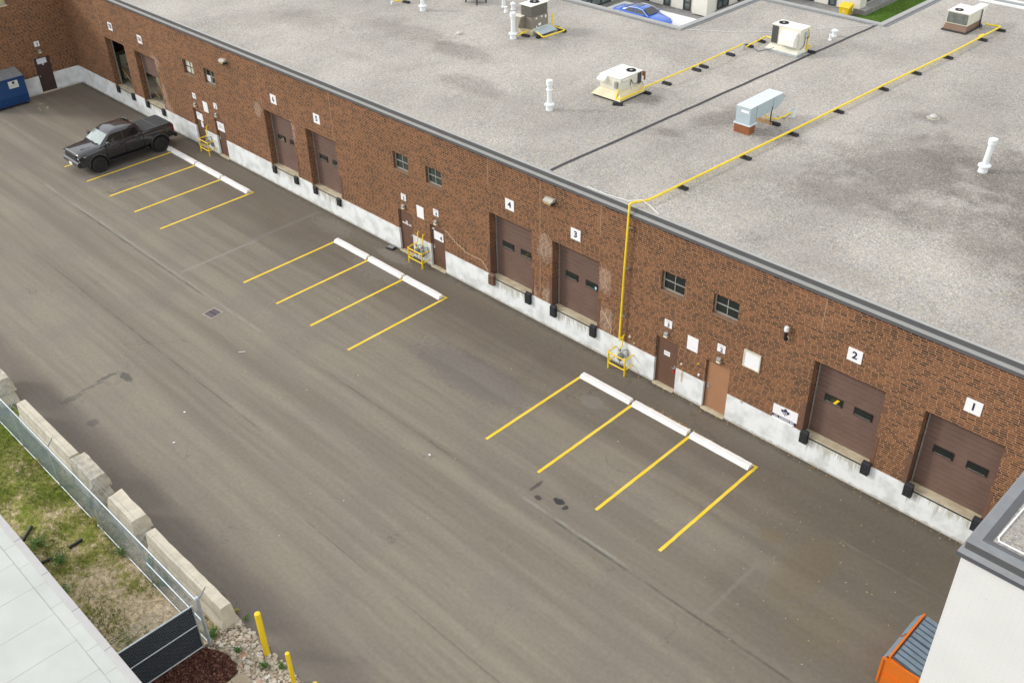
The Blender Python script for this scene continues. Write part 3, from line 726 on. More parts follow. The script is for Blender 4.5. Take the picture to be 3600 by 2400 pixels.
# windows
def window(x0, x1, glass, i):
    m = MB(); m.box(x0 + .03, x1 - .03, .155, .17, 4.27, 5.03); wdw = m.build('window', glass, WH)
    m = MB(); xm = (x0 + x1) / 2
    for (a, b_) in ((x0, x0 + .05), (x1 - .05, x1), (xm - .014, xm + .014)): m.box(a, b_, .13, .158, 4.25, 5.05)
    for (z0, z1) in ((4.25, 4.30), (5.01, 5.05), (4.62, 4.655)): m.box(x0 + .052, xm - .016, .128, .157, z0, z1); m.box(xm + .016, x1 - .052, .128, .157, z0, z1)
    m.build('window_frame', M_FRAME if glass is not M_PALEGL else M_DKFR, wdw)
    m = MB(); m.prism([(-.02, 4.18), (.13, 4.18), (.13, 4.252), (-.02, 4.215)], 'x', x0 - .03, x1 + .03); m.build('sill', plain('brick_sill', (.20, .12, .075), .9), wdw)
    return wdw
for i, (a, b_) in enumerate(WINS): window(a, b_, M_PALEGL if i == 4 else M_GLASS2 if i in (2, 3) else M_GLASS, i)
m = MB()
for k in range(4): m.box(-26.86, -26.50, .10, .15, 4.33 + k * .085, 4.375 + k * .085)
m.build('louvre', M_SIGN, WH)
m = MB(); m.box(XW - .14, XW - .12, -4.22, -3.40, 5.92, 6.52); o = m.build('window', plain('mottled_yellow_pane', (.50, .48, .22), .3, var=.4, sc=5), WH)  # pane with an uneven yellow base colour
m = MB()
for (a, b_) in ((-4.25, -4.19), (-3.42, -3.36)): m.box(XW - .125, XW - .08, a, b_, 5.88, 6.55)
m.box(XW - .124, XW - .079, -4.19, -3.42, 5.88, 5.94); m.build('window_frame', M_FRAME, o)
m = MB(); m.box(XW - .1, XW + .03, -4.28, -3.33, 5.80, 5.875); m.build('sill', M_SILL, o)
# small wall fittings that belong to the wall
for (x, z, mt, r) in [(5.51, 1.46, M_SIGN, .035), (6.32, 1.37, M_SIGN, .045), (6.25, 1.84, M_YEL, .03), (3.26, 1.32, M_SILL, .035), (3.03, 1.52, M_SILL, .06), (8.24, 1.14, M_SILL, .05)]:
    m = MB(); m.cyl((x, .0, z), (x, -.05, z), r, r * .8, 10); m.build('wall_fitting', mt, WH, True)

# ================================================================== WHITE BUILDING, RIGHT
WB = thing('white_brick_building', 'white painted brick building with grey roof edge at the lower right corner', 'building')
m = MB(); X0, Y0 = 18.55, -7.55
m.face([(X0, Y0, 0), (45, Y0, 0), (45, Y0, WT), (X0, Y0, WT)]); m.face([(X0, -.04, 0), (X0, Y0, 0), (X0, Y0, WT), (X0, -.04, WT)])
m.build('brick_wall', M_WBRICK, WB, recalc=False)
m = MB(); m.face([(X0 + .1, Y0 + .1, ROOF), (45, Y0 + .1, ROOF), (45, -.25, ROOF), (X0 + .1, -.25, ROOF)]); m.build('roof', M_ROOF, WB)
DK2 = plain('slate_flashing', (.085, .09, .105), .5); LT2 = plain('blue_grey_flashing', (.21, .22, .23), .6)
PR2 = ([('fascia', [(.10, 6.80), (.0, 6.90)], LT2), ('coping', [(.0, 7.10), (-.02, 7.13), (-.24, 7.12)], LT2)],
       [('drip_edge', [(.0, 6.67), (.10, 6.68), (.10, 6.80)], DK2), ('fascia_riser', [(.0, 6.90), (.0, 7.10)], M_FASD), ('cant_strip', [(-.24, 7.12), (-.42, ROOF + .005)], M_FASD)])  # uprights and cant strip in darker tones than slope and coping
sweep_edge(WB, [((X0, -.12), (-1, 0)), ((X0, Y0), (-1, -1)), ((45, Y0), (0, -1))], *PR2)
m = MB(); m.tube([(X0 + .46, -.3, ROOF + .02), (X0 + .44, -3.4, ROOF + .02), (X0 + .50, -5.6, ROOF + .02), (X0 + .47, Y0 + .60, ROOF + .02), (X0 + .52, Y0 + .50, ROOF + .02), (X0 + .62, Y0 + .50, ROOF + .02), (X0 + 3, Y0 + .52, ROOF + .02), (30, Y0 + .5, ROOF + .02)], .022, 6); m.build('sealant_bead', M_PVC, WB, True)
m = MB()
for k in range(3): m.box(X0 + .9 + k * 2.9, X0 + .912 + k * 2.9, Y0 - .103, Y0 - .002, 6.70, 6.81)
m.build('flashing_joint', M_FASD, WB)

# ================================================================== COURTYARD BUILDING, TOP
OB = thing('office_building', 'cream stepped office building with dark framed windows behind the roof', 'office building')
FP = [(-60, 20), (-28.8, 20), (-28.8, 38.7), (-21.3, 38.7), (-21.3, 47.0), (-13.2, 47.0), (-13.2, 75), (-60, 75)]
m = MB(); m.prism(FP, 'z', 0, 3.1); m.build('wall', M_CREAM, OB)  # height kept low so the walls' shadow stays off the pad
m = MB(); m.prism([(-60, 20), (-28.70, 20), (-28.70, 38.6), (-21.2, 38.6), (-21.2, 46.9), (-13.0, 46.9), (-13.0, 75), (-60, 75)], 'z', 0, .10); m.build('plinth', M_STRIP, OB)
m = MB(); m.box(-22.2, -20.9, 38.4, 39.5, .1, 3.0); m.build('corner_pier', M_CREAM, OB); m = MB(); m.box(-14.2, -12.9, 46.7, 47.7, .1, 3.0); m.build('corner_pier', M_CREAM, OB)
m = MB(); m.box(-13.3, -12.3, 46.6, 75, 0, .35); m.build('ledge', M_STRIP, OB)
def owin(P, u0, u1, z0, z1, mull):
    m = MB(); m.b.faces.new([m.b.verts.new(P(a, c, .02)) for a, c in ((u0, z0), (u1, z0), (u1, z1), (u0, z1))]); f = m.build('window', M_OFFGL, OB, recalc=False)
    m = MB()
    def bar(a, b_, c, d):
        p, q = Vector(P(a, c, .015)), Vector(P(b_, d, .07)); m.box(min(p.x, q.x), max(p.x, q.x), min(p.y, q.y), max(p.y, q.y), c, d)
    bar(u0 - .06, u0 + .04, z0, z1); bar(u1 - .04, u1 + .06, z0, z1); bar(u0 + .042, u1 - .042, z0 - .02, z0 + .08); bar(u0 + .042, u1 - .042, z0 + .55, z0 + .62)
    for k in range(1, mull): bar(u0 + (u1 - u0) * k / mull - .045, u0 + (u1 - u0) * k / mull + .045, z0 + .082, z0 + .548)
    m.build('window_frame', M_DKFR, f)
PY = lambda Y: (lambda u, z, o: (u, Y - o, z)); PX = lambda X: (lambda u, z, o: (X + o, u, z))
for (a, b_) in ((-25.08, -24.55), (-23.2, -22.62), (-27.2, -26.6)): owin(PY(38.7), a, b_, .12, 2.4, 1)
for (a, b_) in ((-17.5, -16.96), (-15.58, -15.06), (-19.5, -18.95)): owin(PY(47.0), a, b_, .12, 2.4, 1)
for (a, b_, n) in ((40.35, 41.75, 2), (43.15, 43.75, 1), (45.2, 46.2, 2)): owin(PX(-21.3), a, b_, .14, 2.2, n)
for (a, b_, n) in ((33.2, 36.6, 3), (28.5, 31.5, 3)): owin(PX(-28.8), a, b_, .14, 2.4, n)
for (a, b_, n) in ((48.0, 51.3, 3), (53, 56, 3), (58, 61, 3)): owin(PX(-13.2), a, b_, .5, 2.4, n)

# ================================================================== PALE ROOF, LOWER LEFT
GB = thing('membrane_roof_building', 'low building with pale seamed membrane roof at the lower left corner', 'building')
gz, gy, gx1, gx0 = 2.0, -21.30, 12.0, -5.3  # unseen left end set short so its shadow spares part of the lawn
m = MB(); m.face([(gx0, -50, gz), (gx1, -50, gz), (gx1, gy - .2, gz), (gx0, gy - .2, gz)]); m.build('roof', M_GROOF, GB)
m = MB(); m.box(gx0, gx1, gy - .2, gy, gz - .09, gz + .025, .008); m.build('edge_trim', M_GCAP, GB)
m = MB(); m.face([(gx0, gy - .03, 0), (gx1, gy - .03, 0), (gx1, gy - .03, gz - .05), (gx0, gy - .03, gz - .05)]); m.face([(gx1 - .02, gy - .03, 0), (gx1 - .02, -50, 0), (gx1 - .02, -50, gz - .01), (gx1 - .02, gy - .03, gz - .01)]); m.face([(gx0 + .02, gy - .03, 0), (gx0 + .02, -50, 0), (gx0 + .02, -50, gz - .01), (gx0 + .02, gy - .03, gz - .01)]); m.build('wall', M_CREAM, GB, recalc=False)
m = MB()
m.box(gx0, gx1, gy - .57, gy - .555, gz, gz + .006)
for k in range(14):
    x = gx0 + .4 + k * 1.32; m.box(x, x + .008, -24.6, gy - .575, gz, gz + .003)
    x = gx0 + .2 + k * 1.05; m.box(x, x + .007, gy - .55, gy - .21, gz, gz + .003)
m.box(gx0, gx1, gy - 3.4, gy - 3.385, gz, gz + .006)
m.build('membrane_seam', M_SEAM, GB)
m = MB()
for k in range(9): x = gx0 + .3 + k * 1.9; m.box(x, x + .012, gy - .202, gy + .003, gz - .09, gz + .028)
m.build('trim_joint', M_FASD, GB)
#@@OBJECTS
# ================================================================== WALL SIGNS, LAMPS, BUMPERS
def unit_sign(txt, x, z, w_, h_, label, small=False, face='-y', y=0.0):
    t = thing('unit_sign', label, 'sign', (x, y, z), 0, 'small unit signs over the people doors' if small else 'white number signs over the dock doors')
    m = MB()
    if face == '-y': m.box(-w_/2, w_/2, -.025, -.003, -h_/2, h_/2, .004)
    else: m.box(.003, .025, -w_/2, w_/2, -h_/2, h_/2, .004)
    m.build('panel', M_SIGN, t)
    if small:
        loc = (0.02, -.027, -.055) if face == '-y' else (.027, .02, -.055)
        text('number', txt, .23, M_NAVY, t, loc, face, bold=.008)
        loc = (0, -.027, .10) if face == '-y' else (.027, 0, .10)
        text('unit_word', 'UNIT', .085, M_GREYT, t, loc, face)
    else:
        text('number', txt, .36 if len(txt) == 1 else .33, M_NAVY, t, (0, -.027, 0), bold=.012)
    return t
for k, x, z in (('1', 15.82, 5.06), ('2', 11.98, 5.03), ('3', .135, 4.94), ('4', -3.46, 4.96), ('5', -16.6, 5.0), ('6', -20.24, 5.02), ('7A', -33.82, 5.08), ('7B', -37.41, 5.08)):
    unit_sign(k, x, z, .50, .48, 'white square sign with the number %s above its dock door' % k)
for k, x, z in (('3', 4.78, 2.93), ('2', 7.14, 2.95), ('5', -10.38, 2.94), ('4', -8.15, 2.93), ('7', -28.56, 3.03), ('6', -26.36, 3.02)):
    unit_sign(k, x, z, .34, .32, 'small white unit %s sign above a people door of the long wall' % k, True)
unit_sign('7', XW, 3.15, .33, .33, 'small white unit 7 sign on the shaded left return wall', True, '+x', -2.25)
for x, z, who in ((5.92, 2.56, 'between the brown and tan doors'), (-9.25, 2.57, 'above the double gas meter'), (-27.49, 2.66, 'between the two doors near the pickup')):
    m = MB(); m.box(x - .24, x + .24, -.02, -.003, z - .30, z + .30, .006); o = m.build('notice_board', M_SIGN)
    tag(o, 'blank tall white board on the bricks ' + who, 'sign', 'blank white boards on the wall')
t = thing('framed_board', 'cream framed square board on the bricks right of the tan door', 'sign', (8.41, 0, 3.05))
m = MB(); m.box(-.30, .30, -.03, -.003, -.30, .30); m.build('panel', M_SIGN, t)
m = MB()
for (a, b_, c, d) in ((-.34, .34, .30, .36), (-.34, .34, -.35, -.30), (-.345, -.30, -.30, .30), (.30, .345, -.30, .30)): m.box(a, b_, -.05, -.003, c, d, .004)
m.build('frame', plain('cream_frame', (.62, .58, .47), .7), t)
# company sign with a maple leaf
t = thing('company_sign', 'white company sign with navy maple leaf and navy stripe beside dock two', 'sign', (9.98, 0, 1.48))
m = MB(); m.prism([(-.49, .29), (.48, .33), (.48, -.15), (.32, -.33), (-.48, -.34)], 'y', -.022, -.003); m.build('panel', M_SIGN, t)
m = MB(); m.prism([(-.485, -.115), (.478, -.115), (.455, -.225), (-.483, -.225)], 'y', -.026, -.0225); m.build('stripe', M_NAVY, t)
LEAF = [(0, 1), (.13, .72), (.33, .82), (.25, .32), (.47, .55), (.55, .42), (.9, .48), (.8, .18), (.95, .08), (.45, -.28), (.5, -.45), (.06, -.40), (.06, -.8)]
LEAF = LEAF + [(-a, b_) for a, b_ in LEAF[::-1][:-1]]
m = MB(); m.face([(a * .19, -.0245, .115 + b_ * .19) for a, b_ in LEAF]); m.build('maple_leaf', M_NAVY, t)
text('leaf_letters', 'LCL', .11, M_SIGN, t, (0, -.0265, .10), bold=.004)
text('company_name', 'LCL  CANADA INC', .095, M_SIGN, t, (-.01, -.0285, -.17), bold=.003)

def door_lamp(x, z, label, face='-y', y=0.0):
    t = thing('door_lamp', label, 'wall lamp', (x, y, z), 0 if face == '-y' else pi/2, 'small lamps over the people doors')
    m = MB(); m.prism([(-.003, .11), (-.06, .11), (-.12, .05), (-.13, -.03), (-.003, -.03)], 'x', -.08, .08); m.build('housing', plain('lamp_grey', (.25, .24, .22), .5), t)
    m = MB(); m.box(-.08, .08, -.125, -.004, -.10, -.034, .012); m.build('lens', M_LENSW, t)
for x, z, who in ((4.75, 2.45, 'brown door of unit 3'), (7.12, 2.46, 'tan door of unit 2'), (-10.41, 2.46, 'lettered door of unit 5'), (-8.17, 2.45, 'door of unit 4'), (-28.58, 2.52, 'door of unit 7 near the pickup'), (-26.38, 2.51, 'door of unit 6')):
    door_lamp(x, z, 'small grey lamp with white lens over the ' + who)
door_lamp(XW, 2.66, 'small lamp over the dark door of the shaded return wall', '+x', -2.21)
def wall_pack(x, z, label):
    t = thing('wall_pack_light', label, 'wall lamp', (x, 0, z), 0, 'wide wall lights under the roof edge')
    m = MB(); m.prism([(-.003, .10), (-.12, .10), (-.26, .02), (-.26, -.02), (-.003, -.02)], 'x', -.22, .22); m.build('housing', M_LAMPW, t)
    m = MB(); m.prism([(-.004, -.022), (-.255, -.022), (-.20, -.14), (-.004, -.14)], 'x', -.20, .17); m.build('lens', M_LENS, t)
    m = MB(); m.box(.171, .218, -.24, -.005, -.14, -.022); m.build('end_plate', M_DARKM, t)
wall_pack(-1.17, 5.98, 'wide wall light with yellowed lens left of dock door three')
wall_pack(-24.45, 6.03, 'wide wall light under the roof edge right of the far windows')
t = thing('vent_pipe_elbow', 'black wall pipe with white cap on the bricks left of dock two', 'vent pipe', (9.58, 0, 4.55))
m = MB(); m.tube([(0, 0, 0), (0, -.10, 0), (0, -.14, .05), (0, -.14, .40)], .055, 10); m.build('pipe', M_BLKPL, t, True)
m = MB(); m.lathe([(.0, .36), (.075, .36), (.085, .42), (.078, .52), (.05, .545), (0, .55)], (0, -.14, 0), 12); m.build('cap', M_PVC, t, True)
m = MB(); m.cyl((0, -.004, 0), (0, -.015, 0), .09, n=12); m.build('patch', M_SILL, t)
# dock bumpers
def bumper(x, w_, z0, z1, dp, label, mat=None):
    t = thing('dock_bumper', label, 'dock bumper', (x, fy, z0), 0, 'rubber bumpers on the dock face')
    m = MB(); h = z1 - z0
    m.prism([(-.004, 0), (-dp, .02), (-dp, h - .06), (-.05, h), (-.004, h)], 'x', -w_/2, w_/2); m.build('rubber_block', mat or M_BLACK, t)
    m = MB()
    for q in (.25, .7): m.cyl((0, -dp + .004, h * q), (0, -dp - .008, h * q), .035, n=8)
    m.build('bolt', M_DARKM, t)
for k in DOCKS:
    x0, x1 = DOCKS[k]
    for sd_, x in (('left', x0 + .17), ('right', x1 - .12)):
        lb = 'black rubber bumper at the %s end of the dock %s sill' % (sd_, k)
        if k in '12': bumper(x - (0 if sd_ == 'left' else -.08), .28, .82, 1.33, .16, lb)
        elif k == '4' and sd_ == 'left': bumper(x, .30, .74, 1.28, .17, 'brown painted bumper at the left end of the dock 4 sill', M_STEEL)
        elif k in '34': bumper(x, .28, .72, 1.26, .15, lb)
        elif k in '56': bumper(x + (.12 if sd_ == 'left' else -.08), .27, .72, 1.15, .11, lb)
        else: bumper(x + (.22 if sd_ == 'left' else -.02), .29, .74, 1.18, .11, lb)

# ================================================================== GAS METERS AND GUARD RAILS
def guard(x0, x1, label):
    t = thing('guard_rail', label, 'guard rail', (x0, 0, 0), 0, 'yellow pipe guards round the gas meters'); L = x1 - x0
    for px in (0, L):
        m = MB(); m.cyl((px, -.53, 0), (px, -.53, .82), .036); m.build('post', M_YEL, t, True)
    for z in (.78, .30):
        m = MB(); m.tube([(-.05, fy, z), (-.03, -.40, z), (.0, -.53, z), (.10, -.555, z), (L - .10, -.555, z), (L, -.53, z), (L + .02, -.40, z), (L, fy, z)], .028); m.build('rail', M_YEL, t, True)
    return t
guard(2.43, 3.26, 'yellow pipe guard round the grey meter right of dock three')
guard(-9.71, -8.76, 'yellow pipe guard round the twin meters between doors five and four')
guard(-28.02, -27.12, 'yellow pipe guard round the meter between the doors near the pickup')
def meter(x, label, n=1):
    t = thing('gas_meter', label, 'gas meter', (x, 0, 0), 0, 'gas meters at the wall')
    for k in range(n):
        o = k * .36
        m = MB(); m.lathe([(0, .42), (.10, .43), (.13, .50), (.13, .62), (.10, .70), (0, .71)], (o, -.24, 0), 12)
        m.box(o - .11, o + .11, -.32, -.12, .50, .66, .03); m.build('meter_body', M_METER, t, True)
        m = MB(); m.tube([(o - .07, -.22, .68), (o - .07, -.2, .95), (o - .02, -.15, 1.05), (o - .02, -.12, 1.42), (o - .02, -.10, 1.50), (o - .02, .0, 1.50)], .026); m.build('inlet_pipe', M_YELPIPE, t, True)
        m = MB(); m.tube([(o + .07, -.24, .70), (o + .08, -.22, .90), (o + .2, -.08, .92), (o + .22, -.06, .80), (o + .22, -.05, .6)], .018); m.build('outlet_pipe', M_METER, t, True)
        m = MB(); m.lathe([(0, .80), (.05, .81), (.07, .85), (.05, .89), (0, .90)], (o - .07, -.21, 0), 10); m.build('regulator', M_METER, t, True)
        m = MB(); m.tube([(o - .04, -.24, .43), (o - .04, -.22, .1), (o - .04, -.22, 0)], .014); m.build('leg', M_METER, t, True)
    return t
meter(2.80, 'grey gas meter behind the guard rail below the yellow riser')
meter(-9.42, 'pair of grey gas meters with two yellow inlets between doors five and four', 2)
t7 = meter(-27.66, 'grey gas meter with yellow inlet between the doors near the pickup')
m = MB(); m.box(.10, .34, -.12, -.035, .35, .62, .01); m.build('junction_box', M_METER, t7)
t = thing('gas_pipe', 'long yellow gas pipe rising up the wall and running back over the roof', 'gas pipe', (2.66, -.16, 1.25))
P0 = Vector((2.66, -.16, 1.25)); pl = [(2.74, -.16, 1.42), (2.68, -.16, 1.30), (2.64, -.16, 1.42), (2.70, -.16, 4.3), (2.79, -.16, 7.20), (2.84, -.10, 7.28), (3.12, .5, 7.26), (3.55, 9.25, 7.25), (3.83, 16.17, 7.25), (4.14, 21.86, 7.25), (4.27, 27.45, 7.25), (4.20, 27.52, 7.25), (3.40, 27.38, 7.25)]
m = MB(); m.tube([Vector(p) - P0 for p in pl[:6]], .042, 10); m.build('riser', M_YELPIPE, t, True)
m = MB(); m.tube([Vector(p) - P0 for p in pl[5:]], .045, 10); m.build('roof_run', M_YELPIPE, t, True)
for z, x in ((6.21, 2.75), (4.49, 2.70), (2.34, 2.66)):
    m = MB(); m.box(x - .12 - P0.x, x + .12 - P0.x, .08, .155, z - .02 - P0.z, z + .02 - P0.z); m.build('bracket', M_RAIL, t)
m = MB(); m.cyl(Vector((4.17, 25.6, 7.25)) - P0 + Vector((-.02,-.25,0)), Vector((4.19, 25.6, 7.25)) - P0 + Vector((.0,.1,0)), .08, n=10); m.build('coupling', M_YELPIPE, t, True)

def pipe_block(x, y, rz, label, wide=False):
    t = thing('pipe_support', label, 'pipe support', (x, y, ROOF), rz, 'black rubber blocks under the roof pipes')
    m = MB(); m.prism([(-.10, 0), (.10, 0), (.07, .10), (-.07, .10)], 'x', -.22 if not wide else -.28, .22 if not wide else .28)
    m.build('rubber_base', M_BLACK, t)
    m = MB()
    m.box(-.17, .17, -.035, .035, .1005, .128)
    m.build('strut', M_DARKM, t)
ordn = ['first', 'second', 'third', 'fourth', 'fifth', 'sixth', 'seventh', 'eighth', 'ninth']
for i, (x, y) in enumerate([(3.25, 2.35), (3.50, 6.08), (3.63, 9.25), (3.78, 12.57), (3.92, 16.17), (4.08, 18.95), (4.22, 21.86), (4.32, 25.37), (4.38, 27.35)]):
    pipe_block(x, y, .04, '%s black support block from the wall under the long yellow roof pipe' % ordn[i])
for i, (x, y) in enumerate([(-3.60, 8.84), (-3.62, 10.34), (-3.66, 12.66), (-3.66, 13.23), (-3.68, 15.43), (-3.70, 17.04), (-3.66, 18.04)]):
    pipe_block(x, y, .02, '%s black block beyond the cream rooftop unit along the shorter yellow pipe' % ordn[i])
pipe_block(-3.68, 6.95, .5, 'black pipe block at the front corner of the cream rooftop unit')
for x, y, rz, wl in ((-13.06, 10.87, .3, 'left of the tan rooftop unit'), (-12.39, 11.25, 1.4, 'under the near corner of the pipe round the tan unit'), (-12.17, 12.66, .3, 'under the far corner of the pipe round the tan unit'), (-12.84, 12.88, .2, 'tucked behind the drip pan of the tan unit'), (-22.15, 10.6, .2, 'under the cut pipe end at the top edge'), (2.52, 9.66, .1, 'under the hood of the blue grey roof unit'), (-1.0, 18.3, .2, 'at the back corner of the white hooded roof unit')):
    pipe_block(x, y, rz, 'black pipe block ' + wl)

# ================================================================== ROOFTOP MACHINES
def fan(m_parent, x, y, z, r):
    m = MB(); m.lathe([(r, 0), (r, .03), (r - .02, .03), (r - .02, .005)], (x, y, z), 20)
    for k in range(4): m.lathe([(r * (.25 + .18 * k), .018), (r * (.25 + .18 * k) + .008, .022), (r * (.25 + .18 * k) + .008, .014), (r * (.25 + .18 * k), .018)], (x, y, z), 20)
    for k in range(6): a = k * pi / 3; m.box(0, 0, 0, 0, 0, 0) if False else m.tube([(x, y, z + .02), (x + r * cos(a), y + r * sin(a), z + .02)], .006, 4)
    f = m.build('fan_guard', M_DARKM, m_parent, True)
    m = MB(); m.lathe([(0, .003), (r - .015, .003), (r - .015, .006), (0, .006)], (x, y, z), 20); m.build('fan_opening', M_HOLE, f)
    m = MB(); m.lathe([(0, .006), (r * .32, .006), (r * .32, .03), (0, .034)], (x, y, z), 12); m.build('fan_hub', M_RAIL, f, True)
# cream unit
t = thing('rooftop_unit', 'cream rooftop unit on a flared pale yellow skirt, left of the black roof seam', 'rooftop unit', (-4.47, 8.1, ROOF)); ox, oy = -4.47, 8.1
m = MB(); m.box(-.57, .57, -.76, .73, .43, .985, .012); m.build('cabinet', M_RTU, t)
m = MB(); m.box(-.59, .59, -.78, .75, .986, 1.01, .004); m.build('top_panel', M_RTUT, t)
m = MB(); m.rings([[(-.86, -1.02, .10), (.80, -1.02, .10), (.80, .80, .10), (-.86, .80, .10)], [(-.575, -.765, .425), (.575, -.765, .425), (.575, .735, .425), (-.575, .735, .425)]]); m.build('flared_skirt', M_SKIRT, t)
m = MB(); m.box(-.78, .74, -.95, .74, 0, .10); m.build('curb', M_TAR, t)
fan(t, .23, .38, 1.011, .22)
m = MB(); m.prism([(-.77, .98), (-1.0, .86), (-1.0, .78), (-.77, .70)], 'x', -.58, -.15); m.build('intake_hood', M_RTUT, t)
m = MB(); m.box(.572, .60, .42, .66, .47, .95); m.build('coil_grille', M_COIL, t)
m = MB(); m.prism([(.572, .96), (.66, .92), (.572, .88)], 'y', -.66, -.2) if False else m.box(.572, .64, -.66, -.25, .88, .92, .01); m.box(.572, .585, -.62, -.3, .66, .70); m.build('panel_hood', M_RTUT, t)
m = MB(); m.box(.30, .44, -.86, -.765, .55, .85, .01); m.build('control_box', M_RAIL, t)
m = MB(); m.tube([(.585, -.1, .52), (.60, -.05, .80), (.60, .12, .56), (.60, .3, .53), (.66, .62, .55), (.66, .76, .35)], .012, 5); m.build('cable', M_DARKM, t, True)
m = MB(); m.tube([(.60, .02, .46), (.62, .02, .40), (.62, .06, .22), (.64, .14, .22)], .022, 6); m.build('drain_pipe', M_PVC, t, True)
m = MB(); m.box(.60, .74, .70, .78, .78, .98, .01); m.box(.68, .74, .72, .78, .60, .78); m.build('disconnect_switch', M_RUST, t)
t = thing('gas_pipe', 'shorter yellow roof pipe linking the cream unit and the white hooded unit', 'gas pipe', (-3.93, 7.31, ROOF))
P0 = Vector((-3.93, 7.31, ROOF)); pl = [(-3.95, 7.28, 7.62), (-3.95, 7.22, 7.45), (-3.95, 7.15, 7.24), (-3.68, 7.2, 7.28), (-3.66, 8.42, 7.30), (-3.62, 8.5, 7.30), (-3.60, 8.62, 7.42), (-3.62, 12.6, 7.38), (-3.68, 16.45, 7.38)]
m = MB(); m.tube([Vector(p) - P0 for p in pl], .036, 8); m.build('near_run', M_YELPIPE, t, True)
m = MB(); m.tube([Vector(p) - P0 for p in [(-3.66, 16.55, 7.18), (-3.68, 18.30, 7.26), (-3.60, 18.40, 7.28), (-2.95, 18.35, 7.30)]], .036, 8); m.build('far_run', M_YELPIPE, t, True)
m = MB(); m.cyl(Vector((-3.67, 16.52, 7.09)) - P0, Vector((-3.67, 16.52, 7.44)) - P0, .055, n=10); m.build('valve_riser', M_GALV, t, True)
# white hooded unit
t = thing('rooftop_unit', 'white rooftop unit with bulging hood and dark coil beside the black seam', 'rooftop unit', (-2.04, 17.69, ROOF))
m = MB(); m.box(-.92, .92, -.49, .49, 0, .11, .01); m.build('curb', M_GALV, t)
m = MB(); m.rings([[(-.88, -.45, .11), (.88, -.45, .11), (.88, .46, .11), (-.88, .46, .11)], [(-.78, -.25, .28), (.80, -.25, .28), (.80, .62, .28), (-.78, .62, .28)]]); m.build('flared_skirt', M_RTU, t)
m = MB(); m.box(-.76, .80, -.22, .62, .285, 1.22, .012); m.build('cabinet', M_RTU, t)
m = MB(); m.box(-.78, .82, -.24, .64, 1.222, 1.245, .004); m.build('top_panel', M_RTUT, t)
fan(t, -.42, .22, 1.246, .24)
m = MB(); m.box(-.73, -.40, -.252, -.222, .36, 1.18); m.build('coil_grille', M_COIL, t)
m = MB(); m.prism([(-.222, 1.08), (-.42, 1.06), (-.60, .78), (-.60, .50), (-.222, .34)], 'x', -.12, .70); m.build('intake_hood', M_RTUT, t)
m = MB(); m.tube([(.83, .50, .22), (.83, .50, .55), (.83, .50, 1.12), (.80, .45, 1.14)], .03, 8); m.tube([(.83, .5, .4), (.98, .62, .30), (.88, .42, .22), (.88, .42, .1)], .028, 8); m.build('gas_riser', M_YELPIPE, t, True)
m = MB(); m.box(.802, .88, .18, .40, .80, 1.06, .015); m.build('disconnect_switch', M_GALV, t)
m = MB(); m.tube([(.84, .36, .8), (.86, .42, .72), (.86, .5, .78), (.85, .52, 1.0)], .016, 5); m.tube([(.83, .24, .8), (.83, .22, .4), (.83, -.1, .28)], .013, 5); m.build('cable', M_DARKM, t, True)
# far right unit
t = thing('rooftop_unit', 'white rooftop unit with wide grey coil and brown curb near the top right corner', 'rooftop unit', (2.70, 26.45, ROOF))
m = MB(); m.box(-.66, .64, -.82, 1.16, 0, .08, .01); m.build('curb', M_TAR, t)
m = MB(); m.rings([[(-.60, -.76, .085), (.58, -.76, .085), (.58, 1.0, .085), (-.60, 1.0, .085)], [(-.56, -.66, .36), (.55, -.66, .36), (.55, .95, .36), (-.56, .95, .36)]]); m.build('brown_skirt', plain('brown_curb_paint', (.20, .125, .085), .7), t)
m = MB(); m.box(-.56, .56, -.66, .72, .365, .96, .01); m.build('cabinet', M_RTU, t)
m = MB(); m.box(-.58, .58, -.68, .74, .962, .985, .004); m.build('top_panel', M_RTUT, t)
fan(t, -.15, -.32, .986, .21)
m = MB(); m.box(-.52, .52, -.69, -.662, .42, .92); m.build('coil_grille', M_COILG, t)
m = MB(); m.prism([(.742, .985), (1.55, .985), (1.50, .93), (.80, .40), (.742, .40)], 'x', .12, .56); m.build('intake_hood', M_RTUT, t)
m = MB(); m.tube([(.60, .80, .9), (.60, .80, .55), (.60, .85, .12), (.78, .72, .05)], .028, 6); m.build('conduit', M_DARKM, t, True)
m = MB(); m.cyl((.86, .62, 0), (.86, .62, .25), .075, n=10); m.build('vent_stub', M_GALV, t, True)
# blue-grey make-up air unit
t = thing('makeup_air_unit', 'blue grey make up air unit on a rust brown curb between pipe and seam', 'air handling unit', (1.97, 8.0, ROOF))
m = MB(); m.box(-.36, .36, .0, .42, 0, .37); m.build('curb', M_RUST, t)
m = MB(); m.box(-.40, .40, -.04, .50, .372, .42, .006); m.build('curb_flange', M_AHUT, t)
m = MB(); m.prism([(.0, .425), (.46, .425), (.46, .56), (1.9, .56), (1.95, .54), (2.32, .70), (2.62, .92), (2.36, 1.12), (.0, 1.12)], 'x', -.33, .33); m.build('cabinet', M_AHU, t)
m = MB(); m.prism([(-.02, 1.121), (2.37, 1.121), (2.37, 1.14), (-.02, 1.14)], 'x', -.345, .345); m.build('top_panel', M_AHUT, t)
m = MB(); m.box(-.10, .26, -.006, -.001, .90, 1.0); m.build('label_plate', M_SIGN, t)
for yy in (.47, 1.68):
    m = MB(); m.box(.331, .336, yy, yy + .012, .57, 1.11); m.build('panel_joint', M_DARKM, t)
m = MB(); m.box(.30, .335, 1.62, 1.66, .08, .75); m.box(-.335, -.30, 1.62, 1.66, .08, .75); m.build('support_leg', M_DARKM, t)
m = MB(); m.box(-.42, .46, 1.55, 1.72, .0, .10, .005); m.build('sleeper', M_WOOD, t)
